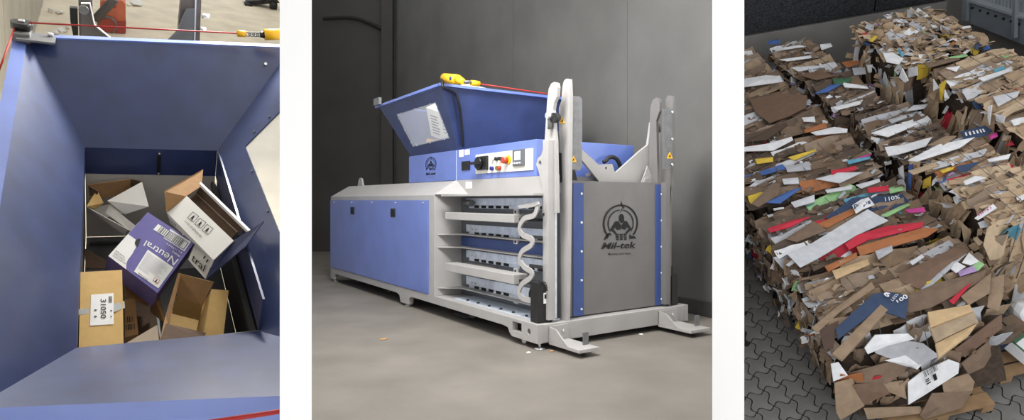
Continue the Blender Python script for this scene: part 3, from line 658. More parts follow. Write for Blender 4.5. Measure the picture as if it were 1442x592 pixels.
# --- pallet truck parked at the top edge
T_ = thing('pallet_truck', 'dark pallet truck parked on the floor beyond the yellow switch', 'pallet truck', LEF, lp(365, 10, 2, FZ))
y_ = lp(365, 10, 2, FZ).y
slab('chassis', [rp(346, 2, y_), rp(390, -1, y_), rp(394, 4, y_), (rp(350, 8, y_))], (0, .4, 0), M_RUB, T_)
for x in (349, 385): c = rp(x, 8, y_); cyl('wheel', c + Vector((-.08, 0, 0)), c + Vector((.08, 0, 0)), .09, M_BLACK, T_)
tube('draw_bar', [rp(370, 2, y_), rp(372, -14, y_)], .05, M_RUB, T_)
# --- paper scraps on the floor by the wall
for i, (x, y) in enumerate([(72.5, 16), (84, 18), (76, 47), (88, 44), (95, 40), (193, 5), (182, 8)]):
    c = lp(x, y, 2, FZ + .01); r = (.07, .08, .08, .08, .045, .2, .05)[i]
    vs = [(c.x + r * U(.5, 1) * math.cos(a), c.y + 1.6 * r * U(.5, 1) * math.sin(a), FZ + U(.003, .05)) for a in (0, 1, 2, 3.1, 4.2, 5.2)]
    lab = ['small white scrap next to the wall joint, nearest the wall', 'slanted white strip lying on the dusty floor', 'flat white scrap just above the hopper rim by the wall', 'crumpled white paper beside the hydraulic block', 'small crumple beneath the hydraulic block', 'large white paper by the sweeper at the top edge', 'grey scrap between sweeper and large white paper'][i]
    tag(slab('paper_scrap', vs, (0, 0, .02), M_CBW, fr=LEF, base=c), lab, 'paper')

# --- cartons: corners read on the picture with a height each, given thickness
def pan_(name, pts, m, parent, th=.006):
    p = [lp(x, y, 2, z) for x, y, z in pts]; n = Vector((0, 0, 0))
    for i in range(len(p)): n += p[i].cross(p[(i + 1) % len(p)])
    n.normalize(); k = len(p)
    if n.dot(LEF.cam - p[0]) < 0: n = -n
    vs = p + [x - n * th for x in p]
    fs = [tuple(range(k)), tuple(range(2 * k - 1, k - 1, -1))] + [(i, (i + 1) % k, (i + 1) % k + k, i + k) for i in range(k)]
    return mesh(name, vs, fs, m, parent)
def closed(name, label, quad, drop, m, mside=None):
    p = [lp(x, y, 2, z) for x, y, z in quad]; d = Vector(drop); base = sum(p, Vector()) / 4 + d
    t = thing(name, label, 'box', LEF, base)
    vs = [x + d for x in p] + p; b = mesh('carton', vs, BOXF, m, t); n = (p[1] - p[0]).cross(p[3] - p[0]).normalized()
    if n.z < 0: n = -n
    return t, b, p, n
def pq(pts, p, n): return tuple(LEF.onp(x, y, p[0], n) for x, y in pts)
# A: tan carton with the number label
t, b, p, n = closed('carton_box', 'closed tan carton with a white 31050 label near the hopper corner', [(111, 490, -.13), (174, 485.5, -.13), (172, 380.5, -.02), (113.5, 383.5, -.02)], (0, .03, -.30), M_TAN)
def A5(x, y): return (110 + x / 5.922, 390 + y / 5.92)
def up_q(q):                                                            # make the print face upwards
    return q if (q[1] - q[0]).cross(q[3] - q[0]).dot(Vector((0, 0, 1))) > 0 else (q[1], q[0], q[3], q[2])
lq = pq([A5(100, 410), A5(298, 398), A5(296, 138), A5(107, 152)], p, n)
decal('label', lq, FULL, M_LABEL, b, .002)
nq = pq([A5(188, 190), A5(188, 352), A5(233, 350), A5(233, 192)], p, n)
text('number_lettering', nq if (nq[1] - nq[0]).cross(nq[3] - nq[0]).z > 0 else (nq[3], nq[2], nq[1], nq[0]), '31050', M_INK, b, .004, bold=.012)
decal('label_barcode', lq, barcode(9, .78, .68, .93, .90) + lines(2, .86, .22, .93, .58, .25) + lines(2, .16, .25, .3, .66, .2), M_INK, b, .004)
pan_('tape', [(111, 444, -.084), (125, 442, -.084), (125, 434, -.075), (111, 436, -.075)], M_BAG, t, .001); pan_('tape', [(160, 440, -.08), (176, 434, -.08), (175, 424, -.07), (160, 428, -.07)], M_BAG, t, .001)
# E: open brown carton beside it
t = thing('carton_box', 'open brown carton with torn flaps between the 31050 carton and the purple one', 'box', LEF, lp(200, 450, 2, -.5))
pan_('flap', [(176, 386, -.3), (211.5, 404.5, -.34), (209, 431, -.36), (177, 417, -.32)], M_BRN, t)
pan_('side_panel', [(211.5, 404.5, -.30), (224, 418, -.30), (232, 456, -.30), (212, 440, -.42)], M_BRN, t)
pan_('flap', [(176, 484.5, -.15), (221.6, 457.7, -.15), (224, 482, -.10), (190, 486, -.12)], M_GBR, t)
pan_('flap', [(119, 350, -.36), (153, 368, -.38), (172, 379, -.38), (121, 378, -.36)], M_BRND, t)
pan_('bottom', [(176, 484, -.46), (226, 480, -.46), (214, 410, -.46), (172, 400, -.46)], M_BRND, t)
t, b, p, n = closed('carton_box', 'small brown printed carton lying inside the open one', [(176, 476, -.34), (195, 471, -.34), (190, 421, -.31), (175.5, 422, -.31)], (0, 0, -.09), M_BRN)
decal('print_block', pq([(176, 466, ), (191, 464), (189, 446), (176, 447)], p, n), barcode(7, .1, .55, .95, 1) + barcode(7, .1, .0, .95, .42), M_INK, b, .002)
# B: purple carton
def B8(x, y): return (140 + x / 4.553, 290 + y / 4.553)
def P1(x, y): return (150 + x / 7.4, 300 + y / 7.4)
def P2(x, y): return (200 + x / 7.4, 300 + y / 7.4)
def P3(x, y): return (190 + x / 8.457, 350 + y / 8.457)
t, b, p, n = closed('carton_box', 'purple and white printed carton lying on top in the middle', [(222, 413, -.09), (274, 341.6, .03), (208, 299, .03), (153, 361, -.09)], (-.02, .07, -.15), M_PURP)
def pix(name, pts, m, off, par): decal(name, pq(pts[:4], p, n), FULL, m, par, off)
def poly(name, pts, m, off, par):
    q = pq(pts, p, n); bm = bmesh.new(); bs = INFO[par.name][1]; V = [bm.verts.new(v - bs + n * off) for v in q]; bm.faces.new(V)
    bmesh.ops.recalc_face_normals(bm, faces=bm.faces[:]); return finish(name, bm, m, LEF, bs, par)
poly('white_print', [P1(335, 100), P1(360, 125), P1(370, 160), P1(362, 215), P1(345, 275), P1(310, 355), P1(270, 430), P1(225, 490), P1(208, 530), P1(205, 590), P1(20, 452)], M_LABEL, .002, b)
poly('hand_hole', [P1(360, 275), P1(330, 275), P1(305, 290), P1(296, 318), P1(305, 345), P1(328, 357)], M_INK, .004, b)
def tq(pts, s, m, par, off=.004, **kw):
    q = pq(pts, p, n)
    if (q[1] - q[0]).cross(q[3] - q[0]).dot(n) < 0: q = (q[3], q[2], q[1], q[0])
    text('lettering', q, s, m, par, off, **kw)
tq([P2(385, 490), P2(48, 290), P2(15, 345), P2(330, 556)], 'Neutral', M_LABEL, b, bold=.004)
tq([P2(408, 455), P2(322, 395), P2(312, 412), P2(396, 470)], 'WHITE', M_LABEL, b, bold=.01)
tq([P2(425, 415), P2(262, 318), P2(250, 335), P2(412, 432)], '8 x 1250ml e', M_LABEL, b)
pix('barcode_panel', [P2(92, 178), P2(440, 405), P2(512, 305), P2(172, 90)], M_LABEL, .002, b)
qb = pq([P2(92, 178), P2(440, 405), P2(512, 305), P2(172, 90)], p, n)
decal('barcode_frame', qb, [rect(.03, .08, .97, .82)], M_PURP, b, .003); decal('barcode_ground', qb, [rect(.05, .13, .95, .77)], M_LABEL, b, .004)
decal('barcode', qb, barcode(20, .16, .15, .86, .75), M_DGREY, b, .005)
ql = pq([P3(-10, 280), P3(280, 480), P3(462, 232), P3(155, 18)], p, n)
decal('info_panel', ql, FULL, M_LABEL, b, .002); decal('info_print', ql, lines(14, .05, .34, .95, .94, .4) + lines(3, .05, .2, .6, .32, .4), mat('grey_print', (196, 196, 202), .7), b, .004)
tq([P3(165, 380), P3(48, 290), P3(38, 305), P3(152, 392)][::1], 'WHITE WASH', M_INK, b)
poly('hazard_diamond', [P3(215, 385), P3(245, 345), P3(303, 390), P3(270, 430)], mat('orange_red_print', (205, 110, 80), .6), .005, b)
poly('hazard_ground', [P3(223, 385), P3(247, 354), P3(294, 391), P3(268, 421)], M_LABEL, .006, b); poly('hazard_symbol', [P3(240, 408), P3(262, 378), P3(276, 382), P3(256, 410)], M_INK, .007, b)
for i, s in enumerate(['RE NETTOING', '70 NETTOING', '1594704']):
    o = i * 16; tq([P1(195 - o * .2, 540 - o * 1.9), P1(62 + o * 1.0, 455 - o * 1.5), P1(70 + o * 1.0, 440 - o * 1.5), P1(203 - o * .2, 525 - o * 1.9)], s, M_DGREY, b)
# C: white carton, open at the far side
t = thing('carton_box', 'white printed carton with open brown flap by the window wall', 'box', LEF, lp(300, 340, 2, -0.400))
tp = pan_('top_panel', [(263, 276, 0.230), (329, 339, 0.230), (300.5, 366.5, 0.150), (234.4, 299, 0.150)], M_CBW, t)
p = [lp(263, 276, 2, 0.230), lp(329, 339, 2, 0.230), lp(234.4, 299, 2, 0.150)]; n = (p[1] - p[0]).cross(p[2] - p[0]).normalized()
if n.z < 0: n = -n
def C4(x, y): return (230 + x / 4.93, 280 + y / 4.93)
for i in range(3):
    o = (50 * i, 43 * i); qc = [C4(167 + o[0], 135 + o[1]), C4(210 + o[0], 168 + o[1]), C4(250 + o[0], 125 + o[1]), C4(207 + o[0], 92 + o[1])]
    q = pq(qc, p, n); q = q if (q[1] - q[0]).cross(q[3] - q[0]).dot(n) > 0 else (q[3], q[2], q[1], q[0])
    decal('pictogram', q, [rect(0, 0, 1, .06), rect(0, .94, 1, 1), rect(0, 0, .06, 1), rect(.94, 0, 1, 1), [(.35, .25), (.65, .2), (.6, .6), (.45, .8), (.4, .6)], rect(.3, .15, .7, .2)], M_INK, tp, .003)
tq([C4(150, 165), C4(262, 278), C4(272, 265), C4(160, 152)], '6 x 5KG UITGIETBAARHEID', M_INK, tp)
sp_ = pan_('side_panel', [(234.4, 299, .148), (300.5, 366.5, .148), (289, 393, .05), (265, 366, .06), (275, 343, .1), (240, 315, .11)], M_FADE, t)
p = [lp(234.4, 299, 2, .148), lp(300.5, 366.5, 2, .148), lp(289, 393, 2, .05)]; n = (p[1] - p[0]).cross(p[2] - p[0]).normalized()
if n.dot(LEF.cam - p[0]) < 0: n = -n
tq([C4(196, 425), C4(282, 510), C4(300, 465), C4(214, 382)], 'tral', M_INK, sp_, .004); tq([C4(278, 412), C4(303, 446), C4(318, 428), C4(292, 394)], '11', M_INK, sp_, .003, bold=.03)
tq([C4(30, 150), C4(85, 200), C4(92, 180), C4(36, 130)], 'IIIIIII', M_DGREY, sp_, .003)
pan_('flap', [(231.5, 269, 0.250), (286, 238.6, 0.250), (284, 262, 0.230), (263, 276, 0.230), (234.4, 299, 0.160)], M_BRN, t)
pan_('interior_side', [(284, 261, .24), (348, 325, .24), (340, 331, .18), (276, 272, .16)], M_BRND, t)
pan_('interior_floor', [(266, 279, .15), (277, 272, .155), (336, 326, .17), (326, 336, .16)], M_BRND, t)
pan_('flap_edge', [(281, 258.5, 0.260), (283, 256.5, 0.260), (353, 324, 0.260), (351, 327, 0.260)], M_CBW, t, .02)
pan_('flap', [(329, 339, .22), (352, 325, .23), (371, 312, .34), (346, 347, .25), (290, 393, .06), (300.5, 366.5, .14)], M_NAVY, t)
# D: open tan carton in front
t = thing('carton_box', 'small open tan carton with spread flaps nearest the near wall', 'box', LEF, lp(265, 460, 2, -.5))
pan_('far_flap', [(250.7, 385, .0), (301, 398, .0), (284.4, 431, -.14), (249, 417, -.14)], M_BRN, t)
pan_('right_flap', [(297.6, 407.5, .0), (322, 409.4, -.02), (314.5, 474, -.12), (286, 477, -.12)], M_TAN, t)
pan_('inner_side', [(298, 408, .0), (286, 477, -.12), (277, 466, -.34), (284, 431, -.3)], M_TAN, t)
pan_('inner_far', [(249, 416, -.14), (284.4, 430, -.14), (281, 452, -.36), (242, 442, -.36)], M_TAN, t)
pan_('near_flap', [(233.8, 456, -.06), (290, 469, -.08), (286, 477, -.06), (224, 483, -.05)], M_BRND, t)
pan_('left_side', [(250.7, 385, .0), (254, 386, .0), (236, 457, -.08), (224, 483, -.08), (233, 445, -.1)], M_BRN, t)
pan_('bottom', [(238, 457, -.42), (283, 470, -.42), (282, 446, -.42), (242, 437, -.42)], M_TAN, t)
# F: white carton lying open in the far corner
t = thing('carton_box', 'open white carton with brown inside in the far left corner', 'box', LEF, lp(165, 290, 2, -.5))
pan_('far_panel', [(124, 260.5, .0), (184, 253, .0), (183, 273, -.12), (127, 282, -.12)], M_BRN, t)
pan_('inner_side', [(184, 253, .0), (200, 256, .0), (186, 277, -.15), (182, 272, -.15)], M_BRND, t)
pan_('white_flap', [(151, 283, -.06), (200, 256, .01), (209.5, 291, -.06), (176, 302, -.13)], M_CBW, t)
pan_('white_flap', [(154, 289, -.10), (190, 318, -.10), (184, 326, -.14), (148, 300, -.14)], M_CBW, t)
pan_('long_edge', [(122, 292, -.06), (180, 324, -.12), (176, 332, -.18), (122, 298, -.12)], M_FADE, t)
pan_('bottom', [(130, 292, -.2), (180, 284, -.2), (178, 300, -.2), (140, 308, -.2)], M_FADE, t)
t = thing('carton_box', 'crushed brown carton stub wedged against the left chamber side', 'box', LEF, lp(135, 285, 2, -.4))
pan_('stub', [(123, 291, -.02), (137, 268, .0), (146, 286, -.08), (135, 295, -.1)], M_TAN, t); pan_('stub', [(124, 262, .02), (138, 270, .02), (136, 276, -.03), (126, 276, -.03)], M_BRND, t)

# ================================================================== RIGHT BAY: yard full of cardboard bales
def rz(px, py, z): return RIG.on(px, py, 2, z)
M_PAVE = mat('wet_grey_paver', (112, 111, 109), 0.5, var=0.22, scale=6, bump=0.25, bscale=80, detail=8)
M_JOINT = mat('dark_joint_grit', (40, 39, 37), 0.9, var=0.3, scale=30)
M_PLINTH = mat('smooth_concrete_plinth', (150, 149, 146), 0.8, var=0.1, scale=3)
M_PLD = mat('shade_toned_side_concrete', (128, 124, 119), 0.85, var=0.12, scale=3)  # shade of the side wall put into a darker concrete colour
M_AGG = mat('black_aggregate_panel', (50, 52, 58), 0.7, var=0.75, scale=55, bump=0.5, bscale=60, detail=3)
M_STEEL = mat('grey_stringer_steel', (138, 146, 154), 0.5, 0.2, var=0.08)
M_RAIL = mat('pale_galvanized_rail', (168, 176, 182), 0.45, 0.3, var=0.06)
M_WOOD = mat('pallet_wood', (150, 122, 90), 0.85, var=0.15, scale=14, bump=0.1)
CBC = [(140, 120, 102), (123, 104, 88), (152, 131, 109), (104, 89, 77), (164, 143, 119), (129, 108, 87), (91, 78, 68), (148, 130, 113), (114, 95, 77), (174, 154, 130)]
CBM = [mat('bale_cardboard_%s' % 'abcdefghij'[i], c, 0.88, var=0.14, scale=18, bump=0.25, bscale=120) for i, c in enumerate(CBC)]
def cm(name, c): return mat('print_' + name, c, 0.7, var=0.1, scale=20)
WH = [cm('white', (232, 234, 238)), cm('grey_white', (205, 208, 214)), cm('cool_grey', (178, 180, 186))]
ACC = dict(red=cm('red', (196, 44, 66)), navy=cm('navy', (54, 72, 104)), blue=cm('blue', (70, 105, 170)), yellow=cm('yellow', (216, 186, 66)), green=cm('green', (150, 196, 140)), teal=cm('teal', (96, 160, 186)),
           purple=cm('purple', (178, 150, 200)), magenta=cm('magenta', (200, 70, 150)), orange=cm('orange', (170, 108, 66)), tan=cm('tan', (200, 172, 132)), brown=cm('brown', (116, 92, 76)), dark=cm('dark', (86, 68, 58)), white=WH[0], grey=WH[1], cool=WH[2], kraft=CBM[2], mid=CBM[1], pale=CBM[9], darkgreen=cm('darkgreen', (60, 104, 78)))
M_CORE = mat('bale_core', (70, 58, 49), 0.95, var=0.3, scale=30)
# ground and interlocking pavers
gy = tag(mesh('floor_yard', [(-3, -2.6, -.12), (4.2, -2.6, -.12), (4.2, 5.2, -.12), (-3, 5.2, -.12), (-3, -2.6, -.015), (4.2, -2.6, -.015), (4.2, 5.2, -.015), (-3, 5.2, -.015)], BOXF, M_JOINT, fr=RIG), 'yard floor of dark wavy interlocking pavers', kind='structure')
TS = .128
def paver_mesh():
    n = 8; ring = []; g = .0035
    def wv(u): return .16 * math.sin(2 * math.pi * u)
    h = .5 - g / TS
    for e in range(4):
        for i in range(n):
            u = i / n; s = -h + 2 * h * u; k = wv(u)
            ring.append([(s, -h + k), (h - k, s), (-s, h + wv(1 - u)), (-h - wv(1 - u), -s)][e])
    bm = bmesh.new(); top = [bm.verts.new((x * TS * .985, y * TS * .985, .001)) for x, y in ring]; bot = [bm.verts.new((x * TS, y * TS, -.014)) for x, y in ring]
    bm.faces.new(top); k = len(ring)
    for i in range(k): bm.faces.new((top[i], bot[i], bot[(i + 1) % k], top[(i + 1) % k]))
    bmesh.ops.recalc_face_normals(bm, faces=bm.faces[:])
    me = bpy.data.meshes.new('paver'); bm.to_mesh(me); bm.free(); me.materials.append(M_PAVE); return me
pm = paver_mesh(); ang = math.radians(8); ca, sa = math.cos(ang), math.sin(ang)
for i in range(-24, 40):
    for j in range(-32, 32):
        x, y = (i * ca - j * sa) * TS, (i * sa + j * ca) * TS
        P = RIG.M @ Vector((x, y, 0)); px = CX + FPX * P.x / P.y; py = CY - FPX * (P.z - CAMH) / P.y
        if not (1041 < px < 1455 and 300 < py < 608): continue
        inside = (0.06 < x < .98 and -.62 < y < 3) or (1.12 < x < 1.9 and .15 < y < 3)
        if inside or py < 330 and px < 1062: continue
        o = bpy.data.objects.new('paver', pm); COL.objects.link(o); o.parent = gy
        o.location = (x, y, U(-.002, .002)); o.rotation_euler = (U(-.012, .012), U(-.012, .012), ang)
# walls behind the yard
wA, wB = Vector((-.6, 3.55, 0)), Vector((2.78, 2.78, 0)); wn = Vector((wB.y - wA.y, -(wB.x - wA.x), 0)).normalized()
if wn.y > 0: wn = -wn
def wseg(name, a, b, z0, z1, th, m, label, parent=None):
    p = [a, b, b - wn * th, a - wn * th]; vs = [(q.x, q.y, z0) for q in p] + [(q.x, q.y, z1) for q in p]
    o = mesh(name, vs, BOXF, m, parent, RIG)
    if label: tag(o, label, kind='structure')
    return o
wnv = wn
def plz(px, py): return RIG.onp(px, py, wA, wnv)
ztop = (plz(1060, 46).z + plz(1340, 6).z) / 2
pw = wseg('wall_yard_back', wA, wB, 0, ztop, .3, M_PLINTH, 'pale concrete plinth wall at the back of the yard')
dark = wseg('wall_yard_upper', wA - wn * .05, wB - wn * .05 + (wB - wA) * .4, ztop + .002, 4.6, .2, M_JOINT, 'black aggregate facade above the plinth')
jx = plz(1232, 10); d_ = (wB - wA).normalized(); tj = (jx - wA).dot(d_)
for a0, a1 in ((0, tj - .006), (tj + .006, (wB - wA).length * 1.38)):
    wseg('panel', wA + d_ * a0 + wn * .0, wA + d_ * a1 + wn * .0, ztop + .03, 4.6, .048, M_AGG, None, dark)
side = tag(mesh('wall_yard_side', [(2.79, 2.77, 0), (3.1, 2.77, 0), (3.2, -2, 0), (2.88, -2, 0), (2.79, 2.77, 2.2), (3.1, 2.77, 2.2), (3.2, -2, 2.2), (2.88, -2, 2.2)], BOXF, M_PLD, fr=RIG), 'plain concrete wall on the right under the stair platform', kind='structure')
# steel platform with slatted guard
Q = thing('steel_platform', 'grey steel platform stringer with slatted guard above the bales', 'platform', RIG, RIG.on(1400, 40, 0, 2.70))
def qx(px, py, t=2.70): return RIG.on(px, py, 0, t)
slab('stringer', [qx(1354, 28), qx(1361, 3), qx(1450, 31), qx(1450, 67)], (.05, 0, 0), M_STEEL, Q)
slab('flange', [qx(1361, 2.5, 2.67), qx(1450, 30.5, 2.67), qx(1450, 27, 2.67), qx(1362, -1, 2.67)], (.12, 0, 0), M_RAIL, Q)
slab('end_plate', [qx(1353, 28, 2.66), qx(1356, -6, 2.66), qx(1362, -6, 2.66), qx(1360, 30, 2.66)], (.03, 0, 0), M_STEEL, Q)
slab('post', [qx(1424, 51, 2.65), qx(1426, -10, 2.65), qx(1430, -10, 2.65), qx(1428, 54, 2.65)], (.03, 0, 0), M_STEEL, Q)
for i in range(18):
    x = 1363 + i * 5.0; y = 1 + (x - 1361) * .315
    slab('guard_slat', [qx(x, y - 1, 2.73), qx(x + 1, y - 24, 2.73), qx(x + 4.2, y - 23, 2.73), qx(x + 3.2, y, 2.73)], (.015, 0, 0), M_RAIL, Q)
for i in range(8):
    x = 1370 + i * 11; y = 8 + (x - 1361) * .34; c = qx(x, y, 2.70); cyl('bolt', c, c + Vector((-.012, 0, 0)), .012, M_RUB, Q, seg=6)

# ---- bales
def sheet_mesh(name, cen, ln, wd, yaw, tilt, pitch, m, parent, stuff=None, th=.0045, bend=.02, nx=4):
    Rm = Matrix.Rotation(yaw, 3, 'Z') @ Matrix.Rotation(pitch, 3, 'Y') @ Matrix.Rotation(tilt, 3, 'X')
    c = Vector(cen); k1 = U(-1, 1) * bend; ph = U(0, 6); vs = []; ny = 2
    e0 = [U(-.12, .12) for _ in range(ny + 1)]; e1 = [U(-.12, .12) for _ in range(ny + 1)]; s0 = [U(-.2, .2) for _ in range(nx + 1)]
    for z in (0, -th):
        for j in range(ny + 1):
            for i in range(nx + 1):
                u = i / nx - .5; v = j / ny - .5
                x = u * ln + (e0[j] if i == 0 else e1[j] if i == nx else 0) * wd; y = v * wd * (1 + (s0[i] if j != 1 else 0))
                h = k1 * math.sin(u * 5 + ph) + bend * .35 * U(-1, 1) + bend * .5 * (v * v * 4 - .5) * math.cos(ph)
                if z == 0: hh = h; HC[(i, j)] = h
                else: hh = HC[(i, j)] + z
                vs.append(c + Rm @ Vector((x, y, hh)))
    n = (nx + 1) * (ny + 1); fs = []
    for j in range(ny):
        for i in range(nx):
            a = j * (nx + 1) + i; f = (a, a + 1, a + nx + 2, a + nx + 1); fs.append(f); fs.append(tuple(x + n for x in f[::-1]))
    rim = [i for i in range(nx + 1)] + [(nx + 1) * j + nx for j in range(1, ny + 1)] + [(nx + 1) * ny + i for i in range(nx - 1, -1, -1)] + [(nx + 1) * j for j in range(ny - 1, 0, -1)]
    for i in range(len(rim)): a, b = rim[i], rim[(i + 1) % len(rim)]; fs.append((b, a, a + n, b + n))
    if stuff is not None:
        o = len(stuff[0]); stuff[0].extend(vs); stuff[1].extend(tuple(x + o for x in f) for f in fs); stuff[2].extend([m] * len(fs)); return
    return mesh(name, vs, fs, m, parent)
HC = {}
PALE = [mat('pale_kraft_%s' % 'abcd'[i], c, 0.88, var=0.12, scale=18, bump=0.25, bscale=120) for i, c in enumerate([(190, 166, 138), (176, 152, 126), (202, 180, 152), (166, 142, 116)])]
def pickm(pale, wfrac, afrac):
    r = R()
    if r < wfrac: return random.choice(WH)
    if r < wfrac + afrac: return ACC[random.choice(['red', 'navy', 'blue', 'yellow', 'green', 'teal', 'purple', 'orange', 'orange', 'dark', 'cool'])]
    if pale == 1 and R() < .62: return random.choice(PALE)
    return CBM[random.choice({0: [0, 1, 1, 3, 3, 5, 6, 6, 8, 7], 1: [0, 0, 2, 2, 4, 4, 5, 7, 7, 9], 2: [0, 1, 2, 3, 5, 7, 8, 4]}[pale])]
BALES = []
def bale(label, t0, t1, l0, l1, zt, pale, skew=.10, wf=.12, af=.05, rows=None, front=True, lside=True, slope=0.0, z0=.0, n_side=26, dens=1.0, endon=False, thin=1.0):
    base = Vector(((t0 + t1) / 2, (l0 + l1) / 2, z0))
    b = thing('cardboard_bale', label, 'bale', RIG, base, 'pressed cardboard bales in the yard')
    BALES.append((b, t0, t1, l0, l1, zt))
    i = .05
    vs = [(t0 + i, l0 + i - slope, z0), (t1 - i, l0 + i - slope, z0), (t1 - i, l1 - i, z0), (t0 + i, l1 - i, z0), (t0 + i, l0 + i, zt - .05), (t1 - i, l0 + i, zt - .05), (t1 - i, l1 - i, zt - .05), (t0 + i, l1 - i, zt - .05)]
    mesh('core', vs, BOXF, M_CORE, b)
    st = ([], [], [])
    Wd = t1 - t0; n = max(5, int((l1 - l0) / .038 * dens))
    for r in range(n):
        y = l1 - .03 - (l1 - l0 - .06) * (r + .5) / n; x = t0 - U(0, .05)
        while x < t1 - .02:
            if endon: ln = U(.05, .12); wd = U(.05, .10)
            else: ln = U(.16, .52); wd = U(.05, .13) * thin
            if x + ln > t1 + .03: ln = max(.09, t1 + .02 - x)
            big = ln > .14 or endon and R() < .3
            cx_ = x + ln / 2; edge = min(cx_ - t0, t1 - cx_) / (Wd / 2)
            z = zt + U(-.025, .025) - .05 * max(0, .25 - edge)
            sheet_mesh('cardboard_sheet', (cx_, y + U(-.012, .012), z), ln, wd, skew + U(-.16, .16) if not endon else U(0, 3), U(.15, .75) if R() < .8 else U(-.4, .1), U(-.08, .08) if not endon else U(-.6, .6), pickm(pale, wf, af), b, None if big else st, bend=U(.004, .022))
            x += ln * U(.72, .98)
    # faces: sheet edges folded down
    def face(axis, pos, a0, a1, cnt, sl=0.0):
        for k in range(cnt):
            a = a0 + (a1 - a0) * (k + R()) / cnt; h = U(.12, .42) * (zt - z0); zc = U(z0 + h / 2 + .02, zt - h / 2 + .02); wd = U(.03, .10)
            off = U(-.03, .012); f = (zt - zc) / (zt - z0)
            if axis == 'l': cen = (a, pos + off - sl * f + .02, zc); yaw = U(-.25, .25); sheet_mesh('folded_sheet', cen, wd * 1.6, h, yaw, math.pi / 2 + U(-.25, .25), 0, pickm(pale, wf * 1.1, af), b, st if h < .2 else None, bend=U(.005, .02), nx=3)
            else: cen = (pos + off, a, zc); yaw = math.pi / 2 + U(-.3, .3); sheet_mesh('folded_sheet', cen, wd, h, yaw, math.pi / 2 + U(-.25, .25), 0, pickm(pale, wf, af), b, st if h < .2 else None, bend=U(.005, .02), nx=3)
    if front: face('l', l0, t0, t1, int(n_side * 1.6), slope)
    if lside: face('t', t0, l0, l1, n_side)
    # small torn shreds
    for k in range(150):
        x, y = U(t0, t1), U(l0, l1); sheet_mesh('', (x, y, zt + U(-.01, .03)), U(.03, .09), U(.015, .04), skew + U(-.5, .5), U(-.6, .6), U(-.3, .3), pickm(pale, wf * 1.4, af), None, st, bend=.01, nx=2)
    for k in range(60 if lside else 0):
        sheet_mesh('', (t0 + U(-.04, .02), U(l0, l1), U(z0, zt)), U(.03, .08), U(.03, .08), U(0, 3), U(0, 3), U(-1, 1), pickm(pale, .35, .1), None, st, bend=.01, nx=2)
    ms_ = []; idx = []
    for m in st[2]:
        if m not in ms_: ms_.append(m)
        idx.append(ms_.index(m))
    bm = bmesh.new(); V = [bm.verts.new(v - base) for v in st[0]]
    for f, k in zip(st[1], idx):
        fc = bm.faces.new([V[q] for q in f]); fc.material_index = k
    o = finish('torn_shreds', bm, ms_, RIG, base, b); tag(o, kind='stuff')
    for k in (.25, .5, .75):                              # baling wires
        x = t0 + Wd * k; tube('baling_wire', curve([(x, l0 - .03 - slope * .6, z0 + (zt - z0) * .4), (x, l0 - .01, zt + .0), (x + .01, l0 + .06, zt + .045), (x, (l0 + l1) / 2, zt + .05), (x, l1 - .03, zt + .03)], 3), .0022, M_GALVD, b, seg=4)
    return b
ZA, ZB, ZM, ZC = .62, .85, .70, 1.0
b1 = bale('nearest brown bale with a barcode sheet and a navy printed flap, on a pallet', .0, 1.02, -.50, .0, ZA, 2, slope=.30, wf=.06, af=.03, n_side=34, z0=.09)
b2 = bale('bale with white, red and navy printed sheets directly behind the nearest one', -.01, 1.0, .05, .66, ZA, 0, wf=.13, af=.11, dens=1.25, thin=.8)
b3 = bale('dark bale with yellow strips and long white sheet, third in the left row', .02, .98, .72, 1.40, ZA, 0, wf=.12, af=.06, dens=1.25, thin=.8)
b4 = bale('dark bale under a big curled brown sheet at the left edge', .08, .94, 1.46, 2.12, ZA, 0, wf=.12)
b5 = bale('farthest bale of the left row beside the pale plinth', .10, .9, 2.18, 2.95, ZA, 2, lside=False)
c1 = bale('pale brown bale with a navy and white printed carton, nearest of the middle row', 1.15, 1.54, -.20, .62, ZB, 1, wf=.07, af=.03, n_side=40, dens=1.7, thin=.6)
c2 = bale('dark shaggy bale of the middle row behind the pale one', 1.12, 1.53, .70, 1.38, ZM, 0, wf=.12, af=.02, dens=1.3, thin=.75)
c2b = bale('dark brown bale with a blue and white torn sheet in the middle row', 1.06, 1.38, 1.44, 2.0, ZM, 0, wf=.10, af=.02)
c3 = bale('rust brown bale at the far end of the middle row', 1.02, 1.36, 2.06, 2.75, ZM, 2, wf=.10, af=.03)
d1 = bale('pale bale with yellow and white sheets on its face in the right row', 1.68, 2.22, .35, 1.34, ZC, 1, wf=.10, af=.03, n_side=44, dens=1.4, thin=.7)
d2 = bale('far right bale of small upright scraps with many white bits', 1.53, 2.2, 1.42, 2.25, ZC, 1, wf=.2, af=.06, endon=True)

